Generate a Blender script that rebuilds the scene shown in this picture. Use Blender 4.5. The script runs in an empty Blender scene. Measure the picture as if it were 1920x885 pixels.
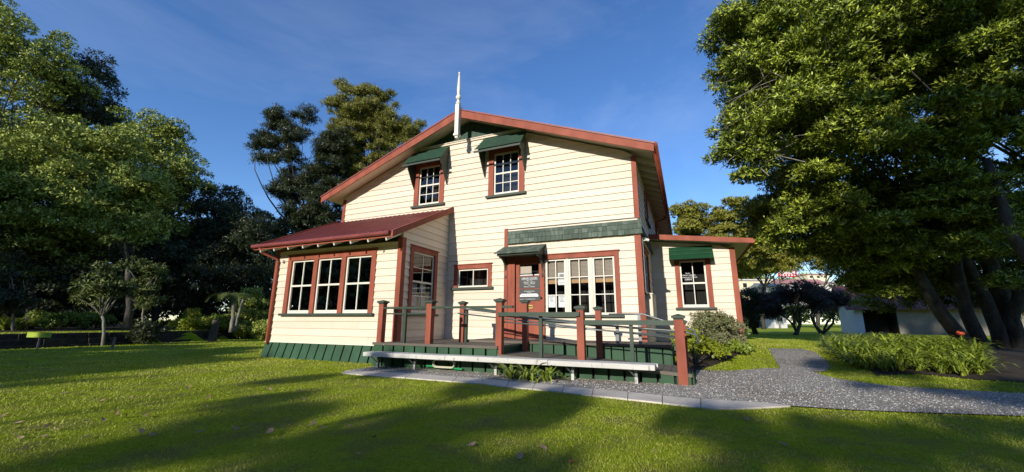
import bpy, bmesh, math, random
import numpy as np
from mathutils import Vector, Matrix
R=math.radians
random.seed(7); rng=np.random.default_rng(7)
scn=bpy.context.scene
col=scn.collection

# ------------------------------------------------------------------ camera
F=741.0; PITCH=12.27; YAW=23.55; ROLL=.33; EYE=1.0; W,H=1920,885
def camvec():
    p,y,r=R(PITCH),R(YAW),R(ROLL)
    fw=Vector((-math.sin(y)*math.cos(p),math.cos(y)*math.cos(p),math.sin(p)))
    rt=Vector((math.cos(y),math.sin(y),0)); up=rt.cross(fw)
    return fw, rt*math.cos(r)+up*math.sin(r), up*math.cos(r)-rt*math.sin(r)
FW,RT,UP=camvec(); CAM=Vector((0,0,EYE))
cd=bpy.data.cameras.new('camera'); cam=bpy.data.objects.new('camera',cd); col.objects.link(cam)
cd.sensor_width=36; cd.lens=F/W*36; cd.clip_start=.05; cd.clip_end=2000
m=Matrix.Identity(4)
for i in range(3):
    m[i][0]=RT[i]; m[i][1]=UP[i]; m[i][2]=-FW[i]; m[i][3]=CAM[i]
cam.matrix_world=m; scn.camera=cam
def ray(px,py): return FW*F+RT*(px-W/2)-UP*(py-H/2)
def at(px,py,depth): return CAM+ray(px,py)*(depth/F)
def sstep(t): t=max(0.,min(1.,t)); return t*t*(3-2*t)
def bank_x(y): return -21.5 - max(0,y-9)*.28
def gz(x,y):
    z=.30*sstep((y-8.5)/5.5)*sstep((x+.6)/1.6)
    if x<bank_x(y)-.12: z+=.5
    return z
def G(px,py):
    z=0.
    for _ in range(12):
        d=ray(px,py); t=(z-CAM.z)/d.z; P=CAM+d*t; z=gz(P.x,P.y)
    P.z=z; return P

# ------------------------------------------------------------------ materials
def new_mat(name):
    m=bpy.data.materials.new(name); m.use_nodes=True; nt=m.node_tree
    return m,nt,nt.nodes['Principled BSDF']
def node(nt,t,**k):
    n=nt.nodes.new(t)
    for a,b in k.items():
        if a in n.inputs: n.inputs[a].default_value=b
        else: setattr(n,a,b)
    return n
def ramp(nt,fac,stops):
    r=nt.nodes.new('ShaderNodeValToRGB'); nt.links.new(fac,r.inputs[0])
    e=r.color_ramp.elements
    while len(e)<len(stops): e.new(.5)
    for i,(p,c) in enumerate(stops): e[i].position=p; e[i].color=(*c,1)
    return r.outputs[0]
def coords(nt,scale=(1,1,1)):
    g=nt.nodes.new('ShaderNodeNewGeometry'); mp=node(nt,'ShaderNodeMapping'); mp.inputs['Scale'].default_value=scale
    nt.links.new(g.outputs['Position'],mp.inputs[0]); return mp.outputs[0]
def _n():pass
def noise(nt,scale,detail=4,vec=None,rough=.55):
    n=node(nt,'ShaderNodeTexNoise'); n.inputs['Scale'].default_value=scale; n.inputs['Detail'].default_value=detail; n.inputs['Roughness'].default_value=rough
    nt.links.new(vec if vec else coords(nt),n.inputs['Vector']); return n.outputs['Fac']
def bump(nt,b,h,strength=.3,dist=.01):
    n=node(nt,'ShaderNodeBump'); n.inputs['Strength'].default_value=strength; n.inputs['Distance'].default_value=dist
    nt.links.new(h,n.inputs['Height']); nt.links.new(n.outputs[0],b.inputs['Normal'])
def mixc(nt,fac,a,b,bt='MIX'):
    n=nt.nodes.new('ShaderNodeMix'); n.data_type='RGBA'; n.blend_type=bt
    for s,v in ((n.inputs[0],fac),(n.inputs[6],a),(n.inputs[7],b)):
        if hasattr(v,'links'): nt.links.new(v,s)
        elif isinstance(v,(int,float)): s.default_value=v
        else: s.default_value=(*v,1)
    return n.outputs[2]
def sc(c,k): return tuple(x*k for x in c)
def paint(name,c,rough=.55,wear=.12,scale=3,spec=.3,peel=None,stretch=(1,1,1)):
    m,nt,b=new_mat(name)
    n=noise(nt,scale,6,coords(nt,stretch)); o=ramp(nt,n,[(.3,sc(c,1-wear)),(.7,sc(c,1+wear*.5))])
    if peel:
        n2=noise(nt,11,7,coords(nt,(1,1,.35)),.7); f=ramp(nt,n2,[(peel[1],(0,0,0)),(peel[1]+.06,(1,1,1))])
        o=mixc(nt,f,o,peel[0])
    nt.links.new(o,b.inputs['Base Color']); b.inputs['Roughness'].default_value=rough; b.inputs['Specular IOR Level'].default_value=spec
    bump(nt,b,noise(nt,60,3),.12,.003)
    return m
M={}
M['cream']=paint('cream_paint',(.66,.58,.43),.6,.07,1.6)
def mat_cream():
    m,nt,b=new_mat('cream_weatherboard_paint'); g=nt.nodes.new('ShaderNodeNewGeometry'); c=ramp(nt,g.outputs['Random Per Island'],[(0,(.625,.53,.41)),(.5,(.665,.57,.445)),(1,(.71,.615,.485))])
    n=noise(nt,1.3,6); c=mixc(nt,ramp(nt,n,[(.35,(.10,.10,.10)),(.6,(0,0,0))]),c,(.46,.40,.29))
    n2=noise(nt,9,5,coords(nt,(1,1,.12)),.7); c=mixc(nt,ramp(nt,n2,[(.52,(0,0,0)),(.75,(.16,.16,.16))]),c,(.38,.34,.26))
    nt.links.new(c,b.inputs['Base Color']); b.inputs['Roughness'].default_value=.55; b.inputs['Specular IOR Level'].default_value=.35
    bump(nt,b,noise(nt,14,4,coords(nt,(.3,.3,1))),.25,.006); return m
M['cream']=mat_cream()
M['white']=paint('white_paint',(.70,.67,.57),.45,.05,4)
M['bench']=paint('weathered_white_paint',(.54,.53,.49),.7,.15,5,peel=((.30,.29,.27),.58),stretch=(.3,1,1))
M['red']=paint('brick_red_paint',(.30,.086,.052),.6,.28,3.5,.14,peel=((.36,.18,.12),.66),stretch=(1,1,.4))
M['roofred']=paint('red_roof_metal',(.215,.05,.042),.5,.28,2.2,.4,peel=((.27,.12,.10),.62))
M['green']=paint('dark_green_paint',(.022,.062,.036),.5,.25,3)
M['skirt']=paint('green_board_paint',(.028,.080,.038),.6,.3,2.2,peel=((.10,.13,.10),.72))
M['cap']=paint('grey_green_paint',(.045,.062,.045),.55,.25,6)
M['rail']=paint('rail_green_paint',(.035,.06,.04),.45,.2,6)
M['deck']=paint('weathered_deck_timber',(.13,.115,.09),.8,.3,4,stretch=(.3,3,3))
M['shingle']=None
M['metal']=paint('galvanised_metal',(.16,.18,.18),.4,.2,8,.5); M['metal'].node_tree.nodes['Principled BSDF'].inputs['Metallic'].default_value=.4
M['dark']=paint('painted_dark_interior',(.018,.016,.014),.8,.2,2)  # near-black colour paints in the darkness of unlit rooms and hollows
M['board']=paint('charcoal_sign',(.055,.058,.055),.5,.1,5)
M['paper']=paint('white_paper',(.75,.77,.78),.7,.03,5)
M['ink']=paint('black_ink',(.04,.04,.04),.6,.1,5)
M['brass']=paint('brass',(.45,.33,.10),.35,.2,20); M['brass'].node_tree.nodes['Principled BSDF'].inputs['Metallic'].default_value=.6
M['blind']=paint('blind_slats',(.50,.43,.36),.7,.06,3)
M['timber']=paint('pale_timber',(.50,.30,.14),.6,.1,3)
M['hood']=paint('bright_green_hood',(.012,.062,.026),.5,.25,3)
M['concrete']=paint('concrete_slab',(.56,.51,.43),.85,.25,2.2,peel=((.34,.32,.28),.60))
M['shedwall']=paint('shade_tinted_shed_plaster',(.22,.20,.16),.85,.35,.8,peel=((.22,.21,.18),.56))  # plaster tone lowered so the shed's shade sits in the colour
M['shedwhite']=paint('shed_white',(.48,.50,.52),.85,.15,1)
M['shedroof']=paint('faded_maroon_roof',(.13,.055,.06),.6,.3,1.2)
M['stone']=paint('mossy_stone',(.040,.034,.024),.95,.6,5,peel=((.10,.085,.055),.60))
M['lime']=paint('lime_paint',(.32,.42,.05),.6,.1,3)
M['far_cream']=paint('far_cream',(.72,.66,.45),.7,.08,.6)
M['far_white']=paint('far_white',(.60,.57,.56),.7,.15,.8)
M['far_grey']=paint('far_grey_roof',(.22,.24,.25),.7,.15,.8)
M['far_pink']=paint('far_pink_roof',(.45,.22,.20),.7,.15,.8)
M['signred']=paint('sign_red',(.55,.03,.06),.5,.1,2)
M['hose']=paint('pale_hose',(.50,.50,.36),.5,.1,5)
M['hosegreen']=paint('bright_green_pipe',(.02,.26,.09),.45,.1,5)
M['pole']=paint('pole_timber',(.25,.22,.19),.8,.2,3)
M['carpaint']=paint('silver_car_paint',(.35,.38,.42),.25,.05,3,.6)
M['soil']=paint('leaf_litter_soil',(.045,.034,.022),.95,.5,5)

def mat_shingle():
    m,nt,b=new_mat('cedar_shingle')
    g=nt.nodes.new('ShaderNodeNewGeometry')
    c=ramp(nt,g.outputs['Random Per Island'],[(0,(.060,.085,.062)),(.6,(.10,.135,.10)),(1,(.16,.20,.155))])
    n=noise(nt,30,6,coords(nt,(1,1,.12)),.7); c=mixc(nt,ramp(nt,n,[(.35,(.35,.35,.35)),(.7,(1,1,1))]),(.04,.055,.04),c)
    nt.links.new(c,b.inputs['Base Color']); b.inputs['Roughness'].default_value=.85; bump(nt,b,n,.4,.006); return m
M['shingle']=mat_shingle()
def mat_glass():
    m,nt,b=new_mat('window_glass'); nt.nodes.remove(b)
    out=nt.nodes['Material Output']; tr=node(nt,'ShaderNodeBsdfTransparent'); tr.inputs[0].default_value=(.86,.88,.88,1)
    gl=node(nt,'ShaderNodeBsdfGlossy'); gl.inputs['Roughness'].default_value=.015; gl.inputs[0].default_value=(.9,.93,.95,1)
    fr=node(nt,'ShaderNodeFresnel'); fr.inputs[0].default_value=1.62
    bp=node(nt,'ShaderNodeBump'); bp.inputs['Strength'].default_value=.05; bp.inputs['Distance'].default_value=.02
    nt.links.new(noise(nt,1.3,2),bp.inputs['Height']); nt.links.new(bp.outputs[0],gl.inputs['Normal'])
    mx=node(nt,'ShaderNodeMixShader'); nt.links.new(fr.outputs[0],mx.inputs[0]); nt.links.new(tr.outputs[0],mx.inputs[1]); nt.links.new(gl.outputs[0],mx.inputs[2])
    nt.links.new(mx.outputs[0],out.inputs['Surface']); return m
M['glass']=mat_glass()
def mat_leaf(name,stops,trans=.25,rough=.45,spec=.35,mixk=.4):
    m,nt,b=new_mat(name)
    g=nt.nodes.new('ShaderNodeNewGeometry'); c=ramp(nt,g.outputs['Random Per Island'],stops)
    n=noise(nt,.9,3); c=mixc(nt,mixk,c,ramp(nt,n,[(.35,sc(stops[0][1],.9)),(.65,sc(stops[-1][1],.8))]))
    nt.links.new(c,b.inputs['Base Color']); b.inputs['Roughness'].default_value=rough; b.inputs['Specular IOR Level'].default_value=spec
    t=node(nt,'ShaderNodeBsdfTranslucent'); nt.links.new(mixc(nt,.5,c,(.16,.22,.02)),t.inputs[0])
    mx=node(nt,'ShaderNodeMixShader'); mx.inputs[0].default_value=trans
    nt.links.new(b.outputs[0],mx.inputs[1]); nt.links.new(t.outputs[0],mx.inputs[2])
    nt.links.new(mx.outputs[0],nt.nodes['Material Output'].inputs['Surface']); return m
M['leaf_bright']=mat_leaf('pohutukawa_leaf',[(0,(.015,.026,.006)),(.45,(.08,.125,.014)),(.75,(.30,.37,.03)),(1,(.56,.64,.08))],.08,.42,.3,.2)  # wide leaf tones paint in sunlit sparkle against self-shadowed depth
M['leaf_left']=mat_leaf('bush_leaf',[(0,(.03,.042,.010)),(.35,(.14,.18,.03)),(.7,(.36,.42,.06)),(1,(.60,.66,.14))],.10,.5,.25,.25)  # dark-to-bright spread puts sun and shade contrast into the leaf colour
M['leaf_mid']=mat_leaf('sapling_leaf',[(0,(.03,.045,.014)),(.6,(.09,.12,.03)),(1,(.20,.24,.07))],.08,.6,.2)  # leaf tones lowered to put the understorey shade into the saplings
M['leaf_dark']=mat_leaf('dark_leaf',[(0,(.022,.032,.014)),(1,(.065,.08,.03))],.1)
M['leaf_kanuka']=mat_leaf('kanuka_leaf',[(0,(.12,.13,.025)),(1,(.34,.32,.07))],.2)
M['leaf_totara']=mat_leaf('totara_leaf',[(0,(.12,.13,.016)),(1,(.32,.30,.04))],.1,.6)
M['leaf_purple']=mat_leaf('purple_leaf',[(0,(.020,.014,.014)),(1,(.05,.032,.026))],.08)
M['leaf_lily']=mat_leaf('strappy_leaf',[(0,(.05,.09,.010)),(.5,(.22,.31,.025)),(1,(.46,.53,.07))],.25,.4,.5)
M['leaf_flax']=mat_leaf('broad_strap_leaf',[(0,(.08,.15,.015)),(.6,(.20,.30,.025)),(1,(.42,.48,.08))],.25,.35,.5)
M['leaf_shrub']=mat_leaf('pale_shrub_leaf',[(0,(.10,.13,.035)),(.5,(.2,.22,.08)),(1,(.42,.38,.24))],.2)
M['leaf_yellow']=mat_leaf('yellow_shrub_leaf',[(0,(.14,.19,.015)),(1,(.38,.42,.03))],.3)
M['leaf_frond']=mat_leaf('frond_leaf',[(0,(.10,.13,.03)),(1,(.24,.27,.08))],.25)
M['flower_red']=mat_leaf('red_flower',[(0,(.4,.05,.02)),(1,(.6,.12,.05))],.2)
M['grass']=mat_leaf('grass_blade',[(0,(.17,.24,.008)),(.45,(.42,.54,.015)),(.88,(.60,.68,.035)),(1,(.62,.54,.2))],.38,.5,.3,.5)
M['grass_old']=mat_leaf('grass_blade',[(0,(.17,.24,.006)),(.5,(.36,.46,.012)),(.9,(.48,.55,.03)),(1,(.50,.44,.13))],.35,.5,.3)
M['dry']=mat_leaf('dry_leaf',[(0,(.12,.065,.035)),(.5,(.28,.18,.10)),(1,(.50,.38,.25))],.1,.7)
M['dry_red']=mat_leaf('red_dry_leaf',[(0,(.45,.08,.04)),(1,(.5,.12,.06))],.1,.7)
def mat_bark(name,a,bc,scale=6):
    m,nt,b=new_mat(name); v=coords(nt,(1,1,.35)); n=noise(nt,scale,8,v,.7)
    nt.links.new(ramp(nt,n,[(.35,a),(.7,bc)]),b.inputs['Base Color']); b.inputs['Roughness'].default_value=.9; bump(nt,b,n,.9,.05); return m
M['bark']=mat_bark('grey_bark',(.02,.017,.014),(.095,.085,.07)); M['bark_pale']=mat_bark('pale_bark',(.10,.09,.07),(.30,.28,.23))
M['bark_dark']=mat_bark('dark_bark',(.03,.025,.02),(.10,.08,.065))
def mat_lawn():
    m,nt,b=new_mat('lawn_ground'); v=coords(nt)
    n1=noise(nt,.45,3); n2=noise(nt,24,6,rough=.8); n3=noise(nt,2.2,5)
    c=ramp(nt,n2,[(.3,(.16,.22,.006)),(.55,(.34,.43,.012)),(.8,(.46,.52,.03))])
    c=mixc(nt,ramp(nt,n3,[(.45,(0,0,0)),(.7,(.85,.85,.85))]),c,(.20,.17,.07))
    nt.links.new(c,b.inputs['Base Color']); b.inputs['Roughness'].default_value=.9; b.inputs['Specular IOR Level'].default_value=.1
    bump(nt,b,n2,1.,.06); return m
M['lawn']=mat_lawn()
def mat_gravel():
    m,nt,b=new_mat('gravel'); v=node(nt,'ShaderNodeTexVoronoi'); v.inputs['Scale'].default_value=68; nt.links.new(coords(nt),v.inputs['Vector'])
    c=ramp(nt,v.outputs['Color'],[(0,(.10,.095,.09)),(.5,(.36,.335,.29)),(.85,(.60,.56,.49)),(1,(.78,.74,.66))])
    n=noise(nt,.8,4); c=mixc(nt,ramp(nt,n,[(.45,(0,0,0)),(.7,(.7,.7,.7))]),c,(.20,.16,.11))
    nt.links.new(c,b.inputs['Base Color']); b.inputs['Roughness'].default_value=.9; bump(nt,b,v.outputs['Distance'],1.,.03); return m
M['gravel']=mat_gravel()
def mat_pebble():
    m,nt,b=new_mat('pebble'); g=nt.nodes.new('ShaderNodeNewGeometry')
    nt.links.new(ramp(nt,g.outputs['Random Per Island'],[(0,(.11,.10,.085)),(.5,(.45,.41,.35)),(1,(.85,.80,.70))]),b.inputs['Base Color']); b.inputs['Roughness'].default_value=.8; return m
M['pebble']=mat_pebble()

# ------------------------------------------------------------------ mesh helpers
class MB:
    def __init__(s): s.v=[]; s.f=[]; s.m=[]; s.mats=[]; s.T=None
    def mi(s,mat):
        if mat not in s.mats: s.mats.append(mat)
        return s.mats.index(mat)
    def add(s,vs,fs,mat):
        k=len(s.v); mi=s.mi(mat)
        for p in vs:
            p=Vector(p)
            if s.T: p=s.T(p)
            s.v.append(tuple(p))
        for f in fs: s.f.append(tuple(k+i for i in f)); s.m.append(mi)
    def box(s,a0,a1,b0,b1,c0,c1,mat):
        s.add([(a0,b0,c0),(a1,b0,c0),(a1,b1,c0),(a0,b1,c0),(a0,b0,c1),(a1,b0,c1),(a1,b1,c1),(a0,b1,c1)],
              [(0,3,2,1),(4,5,6,7),(0,1,5,4),(1,2,6,5),(2,3,7,6),(3,0,4,7)],mat)
    def hexa(s,v8,mat): s.add(v8,[(0,3,2,1),(4,5,6,7),(0,1,5,4),(1,2,6,5),(2,3,7,6),(3,0,4,7)],mat)
    def prism(s,pts,d,mat):  # pts: planar 3d polygon, d: extrusion vector
        n=len(pts); d=Vector(d); vs=[Vector(p) for p in pts]; vs2=[p+d for p in vs]
        fs=[tuple(range(n))[::-1],tuple(range(n,2*n))]+[(i,(i+1)%n,n+(i+1)%n,n+i) for i in range(n)]
        s.add(vs+vs2,fs,mat)
    def bar(s,p,q,w,h,mat,up=(0,0,1)):
        p=Vector(p);q=Vector(q);d=(q-p).normalized();u=Vector(up)
        if abs(d.dot(u))>.99: u=Vector((1,0,0))
        a=d.cross(u).normalized()*w/2; b=a.cross(d).normalized()*h/2
        s.hexa([p-a-b,p+a-b,q+a-b,q-a-b,p-a+b,p+a+b,q+a+b,q-a+b],mat)
    def tube(s,pts,rad,mat,n=8,caps=True):
        pts=[Vector(p) for p in pts]; rad=rad if isinstance(rad,(list,tuple)) else [rad]*len(pts)
        vs=[]; fs=[]; ref=Vector((.3,.2,1)).normalized()
        for i,p in enumerate(pts):
            d=(pts[min(i+1,len(pts)-1)]-pts[max(i-1,0)])
            d=d.normalized() if d.length>1e-9 else Vector((0,0,1))
            a=d.cross(ref); 
            if a.length<.05: a=d.cross(Vector((1,0,0)))
            a.normalize(); b=d.cross(a)
            for k in range(n):
                t=2*math.pi*k/n; vs.append(p+(a*math.cos(t)+b*math.sin(t))*rad[i])
        for i in range(len(pts)-1):
            for k in range(n): fs.append((i*n+k,i*n+(k+1)%n,(i+1)*n+(k+1)%n,(i+1)*n+k))
        if caps: fs.append(tuple(range(n))[::-1]); fs.append(tuple(range((len(pts)-1)*n,len(pts)*n)))
        s.add(vs,fs,mat)
    def build(s,name,parent=None,smooth=False,bevel=0,kind=None):
        me=bpy.data.meshes.new(name); me.from_pydata(s.v,[],s.f)
        for mt in s.mats: me.materials.append(M[mt])
        me.polygons.foreach_set('material_index',s.m)
        if len(s.f)<60000:
            bm=bmesh.new(); bm.from_mesh(me); bmesh.ops.recalc_face_normals(bm,faces=bm.faces); bm.to_mesh(me); bm.free()
        if smooth: me.polygons.foreach_set('use_smooth',[True]*len(me.polygons))
        me.update(); o=bpy.data.objects.new(name,me); col.objects.link(o)
        if parent: o.parent=parent; o.matrix_parent_inverse=Matrix.Translation(-parent.location)
        if bevel:
            b=o.modifiers.new('bevel','BEVEL'); b.width=bevel; b.segments=2; b.limit_method='ANGLE'
        if kind: o['kind']=kind
        return o
def thing(name,loc,label,cat,group=None):
    o=bpy.data.objects.new(name,None); o.location=Vector(loc); o.empty_display_size=.2; col.objects.link(o)
    o['label']=label; o['category']=cat
    if group: o['group']=group
    return o
def tag(o,label,cat,group=None,kind=None):
    o['label']=label; o['category']=cat
    if group: o['group']=group
    if kind: o['kind']=kind
    return o
def frame(org,u,n):
    org=Vector(org);u=Vector(u);n=Vector(n)
    return lambda p: org+u*p.x+n*p.y+Vector((0,0,1))*p.z   # local (u, outward, z)
def text_mesh(mb,body,size,cx,cz,d,mat,align='CENTER'):
    """lettering as thin solids in the mb's local frame (u, outward, z)"""
    cu=bpy.data.curves.new('t','FONT'); cu.body=body; cu.size=size; cu.align_x=align; cu.align_y='CENTER'; cu.extrude=.0015; cu.resolution_u=2
    o=bpy.data.objects.new('t',cu); col.objects.link(o); bpy.context.view_layer.update()
    me=o.evaluated_get(bpy.context.evaluated_depsgraph_get()).to_mesh()
    mb.add([(cx+v.co.x,d+v.co.z,cz+v.co.y) for v in me.vertices],[tuple(p.vertices) for p in me.polygons],mat)
    o.to_mesh_clear(); bpy.data.objects.remove(o); bpy.data.curves.remove(cu)

# ------------------------------------------------------------------ foliage
def mesh_np(name,V,faces_n,mat,parent=None):
    """V (N*faces_n,3): each consecutive faces_n verts one face"""
    n=len(V)//faces_n; me=bpy.data.meshes.new(name)
    me.vertices.add(len(V)); me.vertices.foreach_set('co',V.astype(np.float32).ravel())
    me.loops.add(len(V)); me.loops.foreach_set('vertex_index',np.arange(len(V),dtype=np.int32))
    me.polygons.add(n); me.polygons.foreach_set('loop_start',np.arange(n,dtype=np.int32)*faces_n)
    me.polygons.foreach_set('loop_total',np.full(n,faces_n,dtype=np.int32))
    me.materials.append(M[mat]); me.update(calc_edges=True); me.validate()
    o=bpy.data.objects.new(name,me); col.objects.link(o)
    if parent: o.parent=parent; o.matrix_parent_inverse=Matrix.Translation(-parent.location)
    return o
def nrm(a): return a/np.maximum(np.linalg.norm(a,axis=-1,keepdims=True),1e-9)
def leaves(P,AX,per,L,Wd,spread=.9,jit=.25,shape=.45):
    """rosettes of rhombic leaves at P along axes AX"""
    n=len(P); P=np.repeat(P,per,0); A=np.repeat(AX,per,0); N=len(P)
    r=nrm(rng.normal(size=(N,3))); perp=nrm(np.cross(A,r)); d=nrm(A*(1-spread*.5)+perp*spread+rng.normal(size=(N,3))*jit)
    s=nrm(np.cross(d,A)+rng.normal(size=(N,3))*.25); l=L*rng.uniform(.7,1.25,(N,1)); w=Wd*rng.uniform(.75,1.2,(N,1))
    b=P+rng.normal(size=(N,3))*L*.25
    V=np.stack([b,b+d*l*shape+s*w*.5,b+d*l,b+d*l*shape-s*w*.5],1); return V.reshape(-1,3)
def subclumps(ells,n,rmin,rmax,flat=.75,outer=.55):
    """ells: (x,y,z,rx,ry,rz)"""
    E=np.array(ells,float); wt=E[:,3]*E[:,4]*E[:,5]; wt=wt**.8; wt/=wt.sum(); k=rng.choice(len(E),n,p=wt)
    d=nrm(rng.normal(size=(n,3))); rad=rng.uniform(0,1,(n,1))**outer
    c=E[k,:3]+d*E[k,3:6]*rad; r=rng.uniform(rmin,rmax,n)
    return np.column_stack([c,r,r,r*flat])
def foliage(C,nsp,per,L,Wd,up=.35,inner=.3,**k):
    C=np.asarray(C,float); wt=C[:,3]**2; wt/=wt.sum(); i=rng.choice(len(C),nsp,p=wt)
    d=nrm(rng.normal(size=(nsp,3))); d[:,2]=np.where(d[:,2]<-.35,-d[:,2]*.6,d[:,2]); d=nrm(d)
    q=1-inner*rng.uniform(0,1,(nsp,1))**1.5; q+=rng.normal(size=(nsp,1))*.07
    P=C[i,:3]+d*C[i,3:6]*q
    AX=nrm(d+np.array([0,0,up])+rng.normal(size=(nsp,3))*.3)
    return leaves(P,AX,per,L,Wd,**k)
def limb(mb,p,q,r0,r1,mat,bend=.12,n=7):
    p=Vector(p);q=Vector(q);L=(q-p).length; off=Vector((random.uniform(-1,1),random.uniform(-1,1),random.uniform(-.3,.6)))*L*bend
    pts=[];rr=[]
    for i in range(n+1):
        t=i/n; pts.append(p.lerp(q,t)+off*math.sin(math.pi*t)+Vector((random.gauss(0,1),random.gauss(0,1),0))*L*.008*(0<i<n)); rr.append(r0+(r1-r0)*t**.8)
    mb.tube(pts,rr,mat,8); return pts
def tree(name,base,ells,label,cat='tree',group=None,leaf='leaf_left',bark='bark',n_cl=120,cl=(.35,.8),nsp=9000,per=4,L=.16,Wd=.07,tr=.18,limbs=9,flat=.75,outer=.5,up=.35,inner=.3,trunks=None,twigs=0):
    t=thing(name,base,label,cat,group)
    C=subclumps(ells,n_cl,cl[0],cl[1],flat,outer)
    mesh_np('crown',foliage(C,nsp,per,L,Wd,up,inner),4,leaf,t)
    mb=MB(); base=Vector(base)
    E=[Vector(e[:3]) for e in ells]; top=max(E,key=lambda v:v.z); cen=sum(E,Vector())/len(E)
    if trunks is None:
        fork=base.lerp(cen,.45); fork.z=base.z+(cen.z-base.z)*.5
        limb(mb,base-Vector((0,0,.1)),fork,tr,tr*.75,bark,.05)
        src=[(fork,tr*.7)]
    else: src=trunks(mb)
    for k in range(limbs):
        c=Vector(C[random.randrange(len(C))][:3]); s,r=random.choice(src)
        pts=limb(mb,s,c,r*random.uniform(.35,.6),.015,bark,.12)
        for j in range(twigs):
            c2=Vector(C[random.randrange(len(C))][:3]); 
            if (c2-pts[4]).length<3: limb(mb,pts[4],c2,r*.18,.008,bark,.15,5)
    mb.build('trunk',t,smooth=True)
    return t
def E3(px,py,depth,rx,ry=None,rz=None):
    p=at(px,py,depth); return (p.x,p.y,p.z,rx,ry or rx,rz or rx)

# ------------------------------------------------------------------ GROUND
def in_poly(P,poly):
    x,y=P[:,0],P[:,1]; c=np.zeros(len(P),bool); n=len(poly)
    for i in range(n):
        x0,y0=poly[i][:2];x1,y1=poly[(i+1)%n][:2]
        if y0==y1: continue
        c^=((y0>y)!=(y1>y))&(x<(x1-x0)*(y-y0)/(y1-y0)+x0)
    return c
def gz_np(P): return np.array([gz(a,b) for a,b in P[:,:2]])
mb=MB(); xs=sorted(set([-600,-300,-150,-80,-50]+[round(-40+.5*i,3) for i in range(121)]+[30,50,80,150,300,600])); ys=sorted(set([-300,-100,-50,-30]+[round(-20+.5*i,3) for i in range(141)]+[70,100,160,300,800]))
vs=[(x,y,gz(x,y)+ (0.02*math.sin(x*.9+y*.6)*math.sin(y*.35-x*.2) if y<5 and x>-15 else 0)) for y in ys for x in xs]; nx=len(xs)
fs=[(j*nx+i,j*nx+i+1,(j+1)*nx+i+1,(j+1)*nx+i) for j in range(len(ys)-1) for i in range(nx-1)]
mb.add(vs,fs,'lawn'); mb.build('ground',smooth=True,kind='structure')

# gravel path: outline from points on the ground
gravel_out=[(-6.75,7.36)]
bot=[G(*p) for p in [(648,697),(760,702),(850,708),(949,716),(1053,725),(1110,731),(1177,737),(1242,743),(1320,750),(1400,756),(1478,763),(1600,771),(1760,777),(1935,783)]]
top=[G(*p) for p in [(1935,741),(1800,733),(1680,726),(1600,717),(1545,706),(1520,695),(1535,681),(1560,672),(1530,660),(1500,655)]]
top2=[G(*p) for p in [(1440,654),(1452,664),(1462,674),(1455,684),(1430,691),(1390,696),(1340,697),(1305,695)]]
def chaikin(P,n=2):
    for _ in range(n):
        Q=[P[0]]
        for a,b in zip(P,P[1:]): Q+=[a.lerp(b,.25),a.lerp(b,.75)]
        P=Q+[P[-1]]
    return P
gravel_out=[(p.x,p.y) for p in bot]+[(p.x,p.y) for p in chaikin(top)]+[(p.x,p.y) for p in chaikin(top2)]+[(0.05,8.3),(.02,7.38),(-6.5,7.38)]
def sheet(name,poly,dz,mat,res=.25):
    bm=bmesh.new(); vs=[bm.verts.new((x,y,0)) for x,y in poly]; f=bm.faces.new(vs)
    x0=min(p[0] for p in poly);x1=max(p[0] for p in poly);y0=min(p[1] for p in poly);y1=max(p[1] for p in poly)
    for k in range(1,int((x1-x0)/res)+1): bmesh.ops.bisect_plane(bm,geom=bm.verts[:]+bm.edges[:]+bm.faces[:],plane_co=(x0+k*res,0,0),plane_no=(1,0,0))
    for k in range(1,int((y1-y0)/res)+1): bmesh.ops.bisect_plane(bm,geom=bm.verts[:]+bm.edges[:]+bm.faces[:],plane_co=(0,y0+k*res,0),plane_no=(0,1,0))
    bmesh.ops.triangulate(bm,faces=bm.faces[:])
    for v in bm.verts: v.co.z=gz(v.co.x,v.co.y)+dz
    bmesh.ops.recalc_face_normals(bm,faces=bm.faces[:])
    me=bpy.data.meshes.new(name); bm.to_mesh(me); bm.free(); me.materials.append(M[mat]); o=bpy.data.objects.new(name,me); col.objects.link(o); o['kind']='structure'; return o
sheet('path',gravel_out,.016,'gravel')
bed=[G(*p) for p in [(1640,683),(1720,700),(1830,712),(1990,722),(1990,640),(1700,640),(1560,650)]]
bed=[(p.x,p.y) for p in bed]
sheet('bed_soil',bed,.012,'soil')
bed2=[(-.35,10.0),(-.1,8.9),(.35,10.2),(.85,11.2),(1.25,12.3),(1.5,13.2),(-.35,13.2)]
sheet('bed_soil',bed2,.012,'soil')
lit=[(-40,-30),(-40,30),(-22,30)]
litter=[(bank_x(y)-.2,y) for y in (-3,0,4,9,14,20,30)]+[(-80,30),(-80,-3)]
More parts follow.
